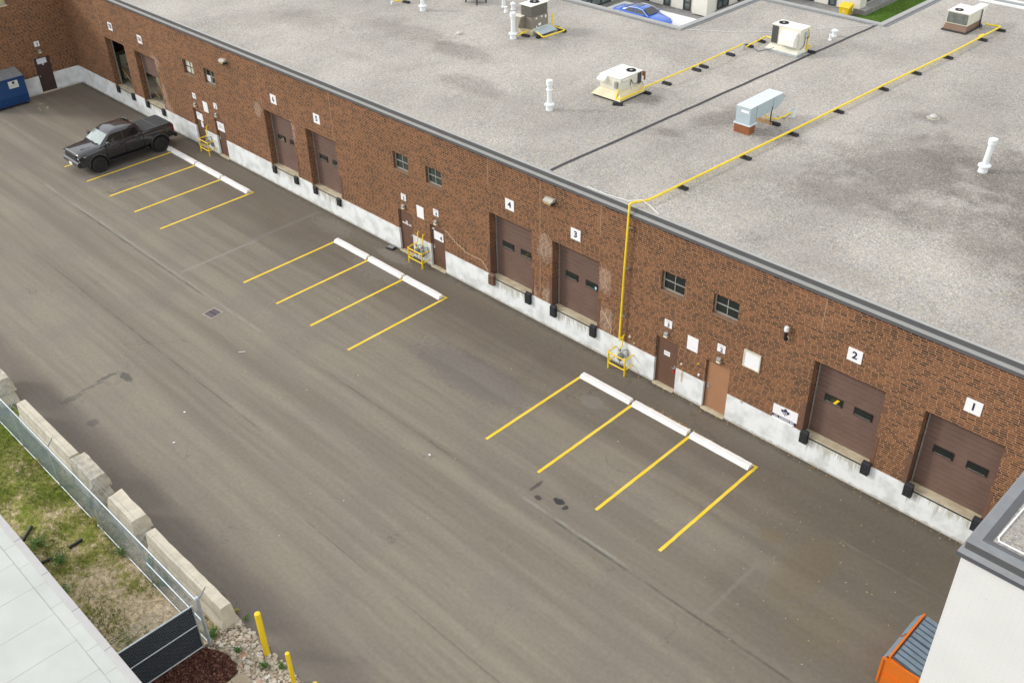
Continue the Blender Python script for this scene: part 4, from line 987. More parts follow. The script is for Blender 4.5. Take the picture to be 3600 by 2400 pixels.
t = thing('gas_pipe', 'short yellow pipe from the white bucket to the blue grey unit', 'gas pipe', (2.6, 10.7, ROOF))
m = MB(); m.tube([(0, 0, .24), (-.12, -.72, .17), (-.18, -.86, .16), (-.55, -.95, .16), (-.7, -.95, .3)], .034, 8); m.build('pipe_run', M_YELPIPE, t, True)
t = thing('bucket', 'white plastic bucket on the gravel roof at the end of a yellow pipe', 'bucket', (2.58, 10.86, ROOF))
m = MB(); m.lathe([(0, .0), (.13, .0), (.155, .34), (.14, .34), (.12, .03), (0, .03)], (0, 0, 0), 16); m.build('shell', M_PVC, t, True)
m = MB(); m.tube([(-.03, -.13, .15), (-.1, -.35, .02), (-.3, -.5, .015), (-.5, -.35, .015)], .010, 5); tag(m.build('cable', M_DARKM), 'thin black cable looping from the white roof bucket', 'cable').location = (2.58, 10.86, ROOF)
# tan unit
t = thing('rooftop_unit', 'tan rooftop unit with louvred top half and blue grey drip pan', 'rooftop unit', (-13.31, 11.77, ROOF))
m = MB(); m.box(-.50, .46, -.66, .70, 0, .30); m.build('curb', M_SKIRT, t)
m = MB(); m.box(-.39, .39, -.62, .63, .32, .90, .01); m.build('cabinet', M_TANRTU, t)
m = MB(); m.box(-.36, .36, -.58, .60, .902, 1.46); 
for k in range(11):
    xx = -.33 + k * .066; m.box(xx - .008, xx + .008, -.592, -.581, .93, 1.44); yy = -.52 + k * .105; m.box(.361, .372, yy - .01, yy + .01, .93, 1.44)
m.build('louvred_section', plain('louvre_taupe', (.15, .14, .12), .6, var=.2, sc=9), t)
m = MB(); m.box(-.42, .42, -.66, .67, 1.462, 1.50, .006); m.build('top_panel', M_RTUT, t)
fan(t, -.02, .05, 1.501, .26)
m = MB(); m.prism([(-.622, .92), (-.95, .92), (-1.15, .45), (-.95, .36), (-.622, .36)], 'x', -.60, -.05); m.build('intake_hood', M_TANRTU, t)
m = MB(); m.prism([(-.62, .95), (-.95, .95), (-.95, .925), (-.62, .925)], 'x', -.61, -.04); m.build('hood_top', M_RTU, t)
for (a, b_, z0, z1) in ((-.30, -.20, .76, .84), (.1, .2, .78, .86), (.40, .5, .7, .84), (-.1, .1, .40, .52)):
    m = MB(); m.box(.391, .396, a, b_, z0, z1); m.build('label_plate', M_SIGN, t)
m = MB(); m.prism([(.40, .34), (.42, .30), (.92, .14), (.92, .11), (.40, .26)], 'y', -.55, .75); m.build('drip_pan', M_AHU, t)
m = MB(); m.tube([(.42, -.3, .44), (.46, -.3, .40), (.46, -.28, .33), (.54, -.24, .32)], .02, 6); m.build('drain_pipe', M_PVC, t, True)
t = thing('gas_pipe', 'yellow pipe looping round the tan rooftop unit', 'gas pipe', (-13.2, 10.35, ROOF))
m = MB(); m.tube([(0.02, 0, .16), (.08, 1.05, .24), (.16, 1.12, .24), (1.12, .72, .16), (1.22, .78, .16), (1.30, 2.15, .16), (1.22, 2.25, .18), (.4, 2.25, .20), (.36, 2.28, .8)], .036, 8); m.build('pipe_run', M_YELPIPE, t, True)
t = thing('gas_pipe', 'cut yellow pipe with grey elbow at the top edge of the roof', 'gas pipe', (-22.42, 9.75, ROOF))
m = MB(); m.tube([(.02, .06, .2), (.25, .85, .2), (.8, 3.0, .2)], .036, 8); m.build('pipe_run', M_YELPIPE, t, True)
m = MB(); m.tube([(0, 0, .05), (0, 0, .2), (.03, .1, .2)], .045, 8); m.build('elbow', M_PVC, t, True)
t = thing('rooftop_stand', 'dark legged equipment stand at the top edge of the roof', 'equipment stand', (-19.2, 13.2, ROOF))
for px, py in ((-.5, -.3), (.4, -.3), (-.5, .4), (.4, .4)):
    m = MB(); m.box(px - .03, px + .03, py - .03, py + .03, 0, .3); m.build('leg', M_DARKM, t)
m = MB(); m.box(-.55, .45, -.35, .45, .302, .36); m.build('platform', M_DARKM, t)
m = MB(); m.box(-.48, .40, -.3, .4, .362, .9, .01); m.build('cabinet', M_TANRTU, t)
# vents, drains
def vent(x, y, prof, label, lean=(0, 0), name='roof_vent_pipe', parts=None):
    t = thing(name, label, 'roof vent', (x, y, ROOF), 0, 'white painted vents on the roof')
    for nm, pr in prof:
        m = MB(); m.lathe(pr, (0, 0, 0), 16)
        for v in m.b.verts: v.co.x += lean[0] * v.co.z; v.co.y += lean[1] * v.co.z
        m.build(nm, M_PVC, t, True)
tall = lambda h, r: [('base_flashing', [(0, 0), (r * 1.55, 0), (r * 1.4, .22), (r * 2.1, .24), (r * 2.05, .28), (r * 1.05, .34), (0, .34)]), ('pipe', [(0, .30), (r, .30), (r * .98, h - .2), (0, h - .2)]),
                    ('collar', [(r * .9, h * .66), (r * 1.45, h * .67), (r * 1.4, h * .70), (r * .9, h * .72)]), ('cap', [(0, h - .22), (r * 1.35, h - .22), (r * 1.35, h - .15), (r * 1.1, h - .13), (r * 1.4, h - .10), (r * 1.4, h - .02), (r * 1.2, h), (0, h)])]
vent(-5.53, 4.57, tall(1.34, .105), 'tall white vent pipe with two collars, left of the cream unit')
tb = [q for q in tall(1.32, .115) if q[0] != 'collar']
vent(10.66, 11.07, tb, 'tall leaning white vent pipe alone at the right of the roof', (.05, .06))
vent(-13.34, 10.25, tb, 'tall white vent pipe in front of the tan unit')
vent(-20.37, 10.28, tall(1.3, .11), 'tall white vent pipe cut by the top edge of the photo')
short = lambda h, r: [('pipe', [(0, 0), (r * 1.25, 0), (r * 1.25, .05), (r, .07), (r, h * .7), (0, h * .7)]), ('cap', [(0, h * .66), (r * 1.4, h * .66), (r * 1.4, h * .78), (r * .5, h * .95), (0, h)])]
vent(-16.73, 13.67, short(.44, .11), 'short white vent with pointed cap nearest the tan unit')
vent(-16.69, 13.07, [('pipe', [(0, 0), (.12, 0), (.11, .1), (.075, .13), (.075, .26), (.1, .27), (.1, .31), (0, .31)])], 'smallest white vent of the three left of the tan unit')
vent(-17.44, 13.65, short(.7, .11), 'taller capped white vent behind the smallest one')
vent(-1.42, 21.17, short(.40, .12), 'short white vent with pointed cap behind the white hooded unit')
vent(-1.26, 20.5, [('pipe', [(0, 0), (.09, 0), (.09, .06), (.065, .08), (.065, .30), (0, .30)])], 'small leaning white pipe beside the pointed roof vent', (-.1, .1))
for x, y, wl in ((-15.91, 8.89, 'left of the tan unit'), (6.96, 14.7, 'on the stained gravel at right')):
    t = thing('roof_drain', 'small grey domed roof drain ' + wl, 'roof drain', (x, y, ROOF), 0, 'domed drains on the roof')
    m = MB(); m.lathe([(.12, .01), (.15, .02), (.16, .07), (.12, .12), (.05, .15), (0, .15)], (0, 0, 0), 16); m.build('dome', plain('cast_grey_dome', (.52, .50, .48), .6), t, True)
    m = MB(); m.lathe([(0, 0), (.27, 0), (.25, .015), (0, .016)], (0, 0, 0), 16); m.build('flange', M_CONC2, t)
m = MB(); m.tube([(-7.6, 17.1, 7.11), (-5.2, 18.6, 7.10), (-3.4, 20.4, 7.10), (-1.9, 22.6, 7.10), (-.75, 24.1, 7.12)], .012, 5); tag(m.build('roof_wire', M_PVC), 'thin white wire lying across the roof between the two inner corners', 'wire')
m = MB(); m.tube([(-3.66, 17.0, 7.11), (-3.2, 16.9, 7.10), (-3.0, 16.75, 7.10), (-2.75, 17.15, 7.13), (-2.35, 17.1, 7.34)], .012, 5); tag(m.build('cable', M_DARKM), 'black cable lying between the pipe blocks and the white hooded unit', 'cable')
m = MB(); m.tube([(.6, .05, 7.12), (1.6, .02, 7.13), (2.5, .12, 7.16), (3.0, .25, 7.32), (3.3, .3, 7.2), (3.9, .10, 7.13)], .013, 5); tag(m.build('roof_wire', M_PVC), 'thin white wire along the front roof edge looped over the yellow pipe', 'wire')
# ================================================================== WHEEL STOPS, BOLLARDS, BARRIERS
def wheel_stop(x0, x1, label, grp='white wheel stops along the wall'):
    L = x1 - x0
    t = tag(None or bpy.data.objects.new('_', None), label, 'wheel stop') if False else None
    m = MB()
    n = 10; rings = []
    for i in range(n + 1):
        x = L * i / n; e = random.uniform(-.004, .004)
        rings.append([(x, -.17 + e, 0), (x, -.155 + e, .05), (x, -.095 + e, .155 + e), (x, .095 + e, .155 + e), (x, .155, .05), (x, .17, 0)])
    m.rings(rings)
    for px in (.35, L - .35): m.cyl((px, 0, .150), (px, 0, .159), .022, n=8)
    o = m.build('wheel_stop', M_STOP); o.location = (x0, -1.64, .003)
    return tag(o, label, 'wheel stop', grp)
for xs, who in (((-31.95, -29.24, -26.63, -23.99, -21.35), 'by the pickup'), ((-13.855, -11.264, -8.734, -6.134), 'in the middle stall group'), ((2.032, 4.632, 7.292, 9.958), 'in the nearest stall group')):
    for i in range(len(xs) - 1):
        if len(xs) == 5: lb = ['white wheel stop under the tail of the parked pickup', 'white wheel stop just right of the pickup', 'second white wheel stop right of the pickup', 'white wheel stop farthest right of the pickup in its row'][i]
        else: lb = ['left', 'middle', 'right'][i] + ' white wheel stop of three ' + who
        wheel_stop(xs[i] + .03, xs[i + 1] - .11, lb)
for x, y, h, r, lb in ((4.28, -17.87, 1.78, .088, 'tallest yellow bollard, beside the concrete barrier end'), (5.64, -17.90, 1.30, .066, 'middle yellow bollard on the stone bed'), (6.98, -17.95, 1.30, .066, 'yellow bollard cut by the bottom edge of the photo')):
    m = MB(); m.lathe([(0, 0), (r, 0), (r, h - .04), (r * .93, h - .012), (r * .6, h), (0, h + .004)], (0, 0, 0), 20); o = m.build('bollard', M_YEL, None, True); o.location = (x, y, 0); tag(o, lb, 'bollard', 'yellow bollards by the stone bed')

def rough(o, amp, sc, cuts=0):
    me = o.data; b = bmesh.new(); b.from_mesh(me)
    if cuts: bmesh.ops.subdivide_edges(b, edges=b.edges[:], cuts=cuts, use_grid_fill=True)
    from mathutils import noise
    off = Vector((random.random() * 9, random.random() * 9, 0))
    for v in b.verts:
        k = noise.noise_vector(v.co * sc + off) * amp
        if v.co.z > .02: v.co += k
    b.to_mesh(me); b.free()
def jersey(x0, x1, h, label, mat, chip=False):
    m = MB(); n = 14; rings = []
    for i in range(n + 1):
        x = (x1 - x0) * i / n; e = random.uniform(-.006, .006)
        rings.append([(x, -.30 + e, 0), (x, -.30 + e, .14), (x, -.21 + e, .40), (x, -.175 + e, h - .03), (x, -.155, h + e), (x, .155, h + e), (x, .175 + e, h - .03), (x, .23 + e, .38), (x, .31, .14), (x, .31, 0)])
    m.rings(rings); o = m.build('barrier', mat, None); o.location = (x0, -18.05, 0)
    if chip: rough(o, .016, 3.0, 1)
    return tag(o, label, 'concrete barrier', 'concrete barriers between yard and lawn')
jersey(-1.72, 2.66, .92, 'long cream concrete barrier with chipped side nearest the bollards', M_CONC, True)
jersey(-11.35, -7.02, .90, 'long smooth cream concrete barrier behind the far part of the fence', M_CONC)
def block(x0, x1, z0, z1, label, mat, amp=.03, y0=-18.42, y1=-17.74, tilt=0.0):
    m = MB(); L = x1 - x0; b_ = (y1 - y0) / 2; h = z1 - z0
    m.rings([[(0, -b_, 0), (L, -b_, 0), (L, b_, 0), (0, b_, 0)], [(.02, -b_ + .02, h * .5), (L - .02, -b_ + .02, h * .5), (L - .02, b_ - .03, h * .5), (.02, b_ - .03, h * .5)], [(.05, -b_ + .07, h), (L - .04, -b_ + .06, h), (L - .05, b_ - .10, h), (.04, b_ - .09, h)]])
    o = m.build('concrete_block', mat); rough(o, amp, 2.6, 4); o.location = (x0, (y0 + y1) / 2, z0)
    return tag(o, label, 'concrete block', 'stacked concrete blocks between yard and lawn')
block(-6.62, -4.92, 0, .60, 'lower grey block under the rough topped block past the long far barrier', M_CONC2, .015)
block(-6.56, -4.98, .60, 1.18, 'rough topped grey block beside the end of the long far barrier', M_CONC2, .035)
block(-4.0, -2.12, 0, .58, 'lower block under the pale block beside the chipped long barrier', M_CONC2, .02)
block(-3.90, -2.20, .58, 1.16, 'pale rough block stacked beside the chipped long barrier', M_CONC, .045)
block(-14.6, -12.72, 0, .56, 'lower cream block at the far left edge of the photo', M_CONC, .02)
block(-14.7, -12.66, .56, 1.22, 'craggy grey block on top at the far left edge of the photo', M_CONC2, .07)

# ================================================================== CHAIN LINK FENCE
FY = -18.80
t = thing('chain_link_fence', 'galvanised chain link fence with barbed wire arms in front of the barriers', 'fence', (0, FY, 0))
def mesh_sheet(m, P, L, h, p=.06, r=.0036):
    """woven wire: zigzag strands of triangular section; P(u, z, off) gives the point"""
    n = int(L / p); k = int(h / p)
    for i in range(n):
        u0 = i * p
        for j in range(k):
            z0 = .04 + j * p; s_ = 1 if (j % 2 == 0) else -1
            a = (u0 + (0 if s_ > 0 else p * .98), z0); b_ = (u0 + (p * .98 if s_ > 0 else 0), z0 + p)
            q = [(P(a[0] - r, a[1], 0), P(b_[0] - r, b_[1], 0)), (P(a[0] + r, a[1], 0), P(b_[0] + r, b_[1], 0)), (P(a[0], a[1], r * 2), P(b_[0], b_[1], r * 2))]
            v = [[m.b.verts.new(c) for c in pr] for pr in q]
            for x, y in ((0, 1), (1, 2), (2, 0)): m.b.faces.new((v[x][0], v[y][0], v[y][1], v[x][1]))
m = MB(); mesh_sheet(m, lambda u, z, o: (u - 14.0, o, z), 16.8, 1.80); m.build('wire_mesh', M_WIRE, t, recalc=False)
for x in (-13.0, -9.87, -6.87, -3.75, -.52):
    m = MB(); m.cyl((x, -.03, 0), (x, -.03, 1.83), .028, n=10); po = m.build('post', M_GALV, t, True)
    m = MB(); m.prism([(-.03, 1.80), (.03, 1.80), (.25, 2.08), (.235, 2.09)], 'x', x - .010, x + .010); m.build('barb_arm', M_METER, po)
m = MB(); m.lathe([(0, 0), (.055, 0), (.055, 2.0), (.06, 2.0), (.05, 2.05), (0, 2.06)], (2.79, -.03, 0), 14); po = m.build('post', M_GALV, t, True)
m = MB(); m.prism([(-.03, 1.92), (.03, 1.92), (.30, 2.20), (.27, 2.22)], 'x', 2.775, 2.795); m.build('barb_arm', M_METER, po)
m = MB(); m.cyl((-14, -.03, 1.83), (2.78, -.03, 1.83), .024, n=8); m.build('top_rail', M_GALV, t, True)
m = MB(); m.cyl((-.5, -.035, .98), (2.76, -.035, .98), .021, n=8); m.build('middle_rail', M_GALV, t, True)
m = MB(); m.cyl((-14, -.03, .05), (2.74, -.03, .05), .020, n=8); m.build('bottom_rail', M_GALV, t, True)
for k, (yy, zz) in enumerate(((.08, 1.93), (.17, 2.03), (.27, 2.13))):
    m = MB(); m.tube([(-14 + i * 1.05, yy + random.uniform(-.015, .015), zz + random.uniform(-.02, .02)) for i in range(17)], .005, 4)
    for i in range(110): xx = -14 + i * .152; m.obox((xx, yy, zz), (.006, .05, .006), 0, ('X', random.uniform(0, 3)))
    m.build('barbed_wire', M_WIRE, t)
t = thing('chain_link_gate', 'chain link fence panel with black screen returning to the pale roof', 'gate', (2.70, -18.98, 0))
m = MB(); m.box(-.012, .0, -2.3, .0, .06, 1.74); m.build('privacy_screen', M_SCREEN, t)
m = MB(); mesh_sheet(m, lambda u, z, o: (.012 + o, -u - .02, z), 2.3, 1.72, .06, .0024); m.build('wire_mesh', M_WIRE, t, recalc=False)
for z, n_ in ((1.78, 'top_rail'), (.98, 'middle_rail'), (.05, 'bottom_rail')):
    m = MB(); m.cyl((.03, .0, z), (.03, -2.32, z), .024 if z > 1 else .02, n=8); m.build(n_, M_GALV, t, True)
m = MB(); m.cyl((.03, -.03, 0), (.03, -.03, 1.78), .022, n=8); m.build('stile', M_GALV, t, True)
for k in range(3):
    m = MB(); m.tube([(-.06 - .09 * k, .05, 1.90 + .09 * k), (-.07 - .09 * k, -1.2, 1.88 + .09 * k), (-.06 - .09 * k, -2.3, 1.9 + .09 * k)], .005, 4); m.build('barbed_wire', M_WIRE, t)

# ================================================================== CATCH BASIN, BLACK TRAY, DRAIN TUBES
t = thing('catch_basin_grate', 'rusty square catch basin grate in the asphalt of the lane', 'drain grate', (-12.66, -9.25, 0), .12)
m = MB(); m.box(-.33, .33, -.33, -.27, .004, .012); m.box(-.33, .33, .27, .33, .004, .012); m.box(-.33, -.27, -.27, .27, .004, .012); m.box(.27, .33, -.27, .27, .004, .012); m.build('frame', plain('worn_iron_frame', (.34, .30, .24), .6), t)
m = MB(); m.face([(-.27, -.27, .005), (.27, -.27, .005), (.27, .27, .005), (-.27, .27, .005)]); m.build('sump', M_HOLE, t)
m = MB()
for k in range(9): q = -.25 + k * .06; m.box(q, q + .03, 0.01, .26, .007, .016) 
for k in range(4): q = -.25 + k * .062; m.box(-.26, .26, q, q + .03, .007, .016)
m.build('bars', M_IRON, t)
t = thing('plastic_tray', 'black and grey plastic lid lying by the wall left of the lettered door', 'plastic lid', (-11.33, -.28, 0), .2)
m = MB(); m.box(-.22, .22, -.16, .16, .003, .07, .02); m.build('rim', M_BLKPL, t)
m = MB(); m.box(-.17, .17, -.11, .11, .0705, .10, .015); m.build('lid', M_LID, t)
for i, (a, b_) in enumerate([((-5.25, -20.89), (-5.69, -20.39)), ((-3.85, -19.98), (-3.89, -19.50)), ((-3.86, -20.9), (-3.81, -20.55))]):
    m = MB(); n = 16; P = []
    d = (Vector((*b_, .05)) - Vector((*a, .05)))
    for k in range(n + 1):
        c = Vector((*a, .06)) + d * k / n; r = .055 if k % 2 else .044
        u = d.normalized(); v = Vector((0, 0, 1)); w_ = u.cross(v)
        P.append([c + (v * cos(q) + w_ * sin(q)) * r for q in [2 * pi * j / 8 for j in range(8)]])
    m.rings(P); tag(m.build('drain_tube', M_BLKPL), ['black drain tube poking from the pale roof edge at far left', 'short black drain tube lying loose on the bare soil', 'black drain tube half hidden by weeds at the roof edge'][i], 'drain tube', 'black drain tubes on the lawn')

# ================================================================== DUMPSTERS
t = thing('dumpster', 'blue metal dumpster with grey ribbed lid beside the dark door', 'dumpster', (-43.28, -5.05, 0))
m = MB(); m.prism([(-.48, .16), (.47, .16), (.55, .70), (.47, 1.82), (-.48, 2.08)], 'y', -1.15, 1.05); o = m.build('bin_body', M_BDUMP, t)
m = MB(); m.box(.44, .53, -1.18, 1.08, 1.74, 1.84); m.box(-.48, .48, 1.052, 1.09, 1.70, 1.78); m.build('rim', M_BDUMP, t)
m = MB(); m.box(.12, .30, 1.052, 1.13, .6, .85); m.build('fork_pocket', M_BDUMP, t)
for (a, b_) in ((-1.15, -.06), (-.04, 1.05)):
    m = MB(); m.prism([(-.54, 2.11), (.54, 1.85), (.55, 1.87), (-.54, 2.14)], 'y', a, b_)
    for k in range(6):
        y = a + .08 + k * .175; m.prism([(-.50, 2.138), (.50, 1.886), (.50, 1.908), (-.50, 2.162)], 'y', y, y + .07)
    m.build('lid', M_LID, t)
fx = lambda z: .55 - (z - .70) * .08 / 1.12
m = MB(); m.face([(fx(1.22) + .006, .02, 1.22), (fx(1.22) + .006, .62, 1.22), (fx(1.66) + .006, .62, 1.66), (fx(1.66) + .006, .02, 1.66)]); m.build('notice', plain('pale_dumpster_notice', (.62, .64, .58), .6), t)
m = MB(); m.lathe([(.055, 0), (.085, 0), (.085, .003), (.055, .003)], (0, 0, 0), 14)
for v in m.b.verts: v.co = Vector((fx(1.54) + .009 + v.co.z, .34 + v.co.x, 1.54 + v.co.y))
m.build('ring_emblem', M_DARKM, t)
text('notice_text', 'RECYCLING\nCARDBOARD ONLY', .075, M_GREYT, t, (fx(1.36) + .012, .32, 1.36), 'x')
for x in (-.38, .38):
    for y in (-1.0, .9):
        m = MB(); m.cyl((x, y - .03, .08), (x, y + .03, .08), .08, n=10); m.build('caster', M_BLACK, t)
t = thing('dumpster', 'orange metal dumpster with blue grey ribbed lid against the white building', 'dumpster', (17.35, -5.75, 0))
m = MB(); m.prism([(.0, .15), (1.1, .15), (1.12, 1.12), (.18, 1.30), (.0, 1.12)], 'y', -.98, .98); m.build('bin_body', M_ODUMP, t)
m = MB(); m.box(.10, .16, -1.0, 1.0, 1.315, 1.37); m.box(.0, 1.12, -1.03, -.982, 1.16, 1.25); m.box(-.05, .01, -1.02, -.95, .2, 1.18); m.prism([(.18, .86), (.95, .86), (.95, 1.12), (.18, 1.12)], 'y', -1.0, -.982); m.box(.1, .9, -1.07, -.982, .45, .62); m.build('frame_bar', M_ODUMP, t)
for (a, b_) in ((-.96, -.02), (.02, .96)):
    m = MB(); m.prism([(.19, 1.32), (1.14, 1.16), (1.14, 1.19), (.19, 1.35)], 'y', a, b_)
    ld = m.build('lid', plain('lid_groove_shade', (.05, .075, .10), .6), t); m = MB()  # shade between the ribs is put into this darker lid base
    for k in range(5):
        y = a + .06 + k * .19; m.prism([(.22, 1.342), (1.12, 1.19), (1.12, 1.205), (.22, 1.362)], 'y', y, y + .135)
    m.build('lid_rib', M_LIDB, ld)
    m = MB(); m.prism([(-.02, 1.13), (.10, 1.33), (.10, 1.35), (-.05, 1.13)], 'y', a, b_); m.build('front_lid', M_LIDB, t)
m = MB(); m.tube([(-.05, .02, 1.18), (.02, -.06, 1.26), (.08, .04, 1.34)], .02, 5); m.build('latch', M_RUST, t)

# ================================================================== VEHICLES
def loft_body(secs):
    m = MB(); m.rings(secs); return m
def mirror_sec(x, half):
    """half: (y,z) from bottom centre up to top centre, y>=0"""
    return [(x, y, z) for y, z in half] + [(x, -y, z) for y, z in half[::-1] if y > 1e-4]
def boolean_cut(o, cutters):
    for c in cutters:
        md = o.modifiers.new('b', 'BOOLEAN'); md.operation = 'DIFFERENCE'; md.object = c; md.solver = 'EXACT'
    dg = bpy.context.evaluated_depsgraph_get(); me = bpy.data.meshes.new_from_object(o.evaluated_get(dg))
    o.modifiers.clear(); old = o.data; o.data = me; me.name = old.name
    for c in cutters: bpy.data.objects.remove(c)
    for p in me.polygons: p.use_smooth = True
    try: me.set_sharp_from_angle(angle=R(32))
    except Exception: pass
def subsurf(o, lv):
    md = o.modifiers.new('s', 'SUBSURF'); md.levels = lv; md.render_levels = lv
    dg = bpy.context.evaluated_depsgraph_get(); me = bpy.data.meshes.new_from_object(o.evaluated_get(dg))
    o.modifiers.clear(); nm = o.data.name; o.data = me; me.name = nm
    for p in me.polygons: p.use_smooth = True
def wheel(parent, x, y, r, w_, side):
    m = MB(); h = w_ / 2
    prof = [(r * .60, -h * .8), (r * .66, -h), (r * .90, -h), (r * .985, -h * .72), (r, -h * .4), (r, h * .4), (r * .985, h * .72), (r * .90, h), (r * .66, h), (r * .60, h * .8)]
    def place(mm):
        for v in mm.b.verts: v.co = Vector((x + v.co.x, y + side * v.co.z, r + v.co.y))
    m.lathe(prof, (0, 0, 0), 28)
    for k in range(28):
        a = 2 * pi * k / 28
        m.obox((r * 1.0 * cos(a), r * 1.0 * sin(a), (-1) ** k * h * .35), (.02, .05, h * .8), a)
    place(m); wh = m.build('wheel', M_TYRE, parent, True, angle=30)
    m = MB(); m.lathe([(r * .62, -h * .7), (r * .62, h * .85), (r * .57, h * .9), (r * .54, h * .6), (r * .22, h * .55), (r * .2, h * .75), (0, h * .78), (0, -h * .5), (r * .5, -h * .5)], (0, 0, 0), 24)
    for k in range(8): a = 2 * pi * k / 8; m.obox((r * .38 * cos(a), r * .38 * sin(a), h * .64), (r * .36, r * .09, h * .22), a)
    place(m); m.build('rim', M_RIM, wh, True, angle=30)

def pickup():
    t = thing('pickup_truck', 'dark grey crew cab pickup truck with covered bed parked nose out', 'pickup truck', (-30.70, -3.93, 0), -pi/2)
    g = .10   # lift
    def sec(x, wb, zb, zs, zt, crown, wt):
        return mirror_sec(x, [(0, zs), (wb * .80, zs), (wb * .93, zs + .06), (wb * .985, zs + .22), (wb, zb - .28), (wb * .985, zb - .10), (wb * .94, zb), (wt, zt), (wt * .6, zt + crown * .8), (0, zt + crown)])
    ST = [(-2.90, .93, 1.34, .62, 1.37, .0, .88), (-2.86, .955, 1.36, .60, 1.40, .0, .90), (-2.2, .985, 1.37, .58, 1.42, .0, .92), (-1.15, .985, 1.37, .56, 1.42, .0, .92), (-.98, .985, 1.36, .52, 1.40, .0, .92), (.3, .985, 1.34, .50, 1.38, .02, .90), (1.1, .985, 1.32, .50, 1.37, .03, .88),
          (1.5, .985, 1.28, .52, 1.36, .04, .85), (1.9, .99, 1.23, .56, 1.34, .06, .82), (2.3, .985, 1.21, .58, 1.31, .07, .80), (2.62, .97, 1.18, .58, 1.28, .05, .78), (2.80, .94, 1.15, .60, 1.25, .03, .75), (2.86, .90, 1.10, .62, 1.18, .02, .70)]
    m = loft_body([sec(*s_) for s_ in ST]); body = m.build('body', M_TRUCK, t, True); subsurf(body, 2)
    AX = (1.85, -1.88); cut = []
    for ax in AX:
        for sd_ in (1, -1):
            m = MB(); m.cyl((ax, sd_ * .60, .50), (ax, sd_ * 1.2, .50), .535, n=28); c = m.build('cut', M_HOLE, t); cut.append(c)
    bpy.context.view_layer.update(); boolean_cut(body, cut)
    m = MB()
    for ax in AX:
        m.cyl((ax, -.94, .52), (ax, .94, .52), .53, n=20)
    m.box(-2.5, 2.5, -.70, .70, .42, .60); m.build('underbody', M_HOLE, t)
    # cab
    def ring(z, x0, x1, w0, w1, rr=.10):
        return [(x1, w1 - rr, z), (x1 - rr * .6, w1, z), (x0 + rr * .6, w0, z), (x0, w0 - rr, z), (x0, -w0 + rr, z), (x0 + rr * .6, -w0, z), (x1 - rr * .6, -w1, z), (x1, -w1 + rr, z)]
    m = MB(); m.rings([ring(1.33, -1.0, 1.66, .955, .93), ring(1.41, -.99, 1.52, .94, .91), ring(1.82, -.89, .93, .80, .775), ring(1.93, -.84, .74, .745, .715, .12), ring(1.985, -.70, .5, .62, .58, .14), ring(1.998, -.4, .2, .3, .28, .1)])
    cab = m.build('cab', M_TRUCK, t, True, angle=60)
    for sd_ in (1, -1):
        def P(x, z, sd_=sd_, o=.012):
            k = (z - 1.41) / .41; w0 = .94 - .03 * (x + .99) / 2.5; w1 = .80 - .025 * (x + .89) / 1.8; return (x, sd_ * (w0 + (w1 - w0) * k + o), z)
        for nm, pts in (('front_side_window', [(.20, 1.44), (1.24, 1.44), (1.22, 1.48), (.86, 1.80), (.78, 1.83), (.20, 1.84)]), ('rear_side_window', [(-.78, 1.50), (-.72, 1.44), (.08, 1.44), (.08, 1.84), (-.58, 1.84), (-.66, 1.81)])):
            m = MB(); m.face([P(x, z) for x, z in pts]); g_ = m.build(nm, M_CGLASS, t, recalc=False)
            m = MB(); q = [Vector(P(x, z, o=.006)) for x, z in pts]; m.tube(q + [q[0]], .014, 5); m.build('window_trim', M_BLKPL, g_)
        m = MB(); m.face([P(x, z, o=.014) for x, z in [(.085, 1.42), (.195, 1.42), (.195, 1.84), (.085, 1.84)]]); m.build('door_pillar', M_BLKPL, t, recalc=False)
        m = MB()
        for x in (1.28, .14, -.96): m.box(x - .006, x + .006, sd_ * .955 - .04, sd_ * .955 + .045, .62, 1.30)
        m.build('door_gap', M_HOLE, t)
        for x in (.34, -.66):
            m = MB(); m.box(x - .12, x + .12, sd_ * .985 - .02, sd_ * .985 + .035, 1.17, 1.215, .012); m.build('door_handle', M_BLKPL, t)
        m = MB(); m.box(1.10, 1.26, sd_ * 1.13 - .14, sd_ * 1.13 + .11, 1.40, 1.60, .035); m.box(1.15, 1.22, sd_ * .95 - .06, sd_ * .95 + .14, 1.40, 1.45); mi = m.build('side_mirror', M_TRUCK, t, True)
        m = MB(); m.face([(1.097, sd_ * 1.13 - .12, 1.42), (1.097, sd_ * 1.13 + .09, 1.42), (1.097, sd_ * 1.13 + .09, 1.58), (1.097, sd_ * 1.13 - .12, 1.58)]); m.build('mirror_glass', M_CHROME, mi)
        m = MB(); m.box(-1.05, 1.2, sd_ * 1.01 - .10, sd_ * 1.01 + .06, .46, .53, .02); m.build('running_board', M_BLKPL, t)
        for ax in AX:
            m = MB(); R0, R1 = .53, .59
            rr = [];
            for k in range(15):
                a = -0.12 + (pi + .24) * k / 14
                rr.append([(ax + R0 * cos(a), sd_ * .95, .50 + R0 * sin(a)), (ax + R0 * cos(a), sd_ * 1.02, .50 + R0 * sin(a)), (ax + R1 * cos(a) * .98, sd_ * 1.01, .50 + R1 * sin(a) * .98), (ax + R1 * cos(a), sd_ * .97, .50 + R1 * sin(a))])
            m.rings(rr); m.build('wheel_flare', M_TRUCK, t, True)
            wheel(t, ax, sd_ * .90, .43, .32, sd_)
        m = MB(); m.prism([(2.42, 1.19), (2.60, 1.19), (2.86, 1.12), (2.88, .97), (2.74, .93), (2.48, 1.02)], 'y', sd_ * .82 - .17, sd_ * .80 + .17)
        h = m.build('headlight_housing', M_BLKPL, t)
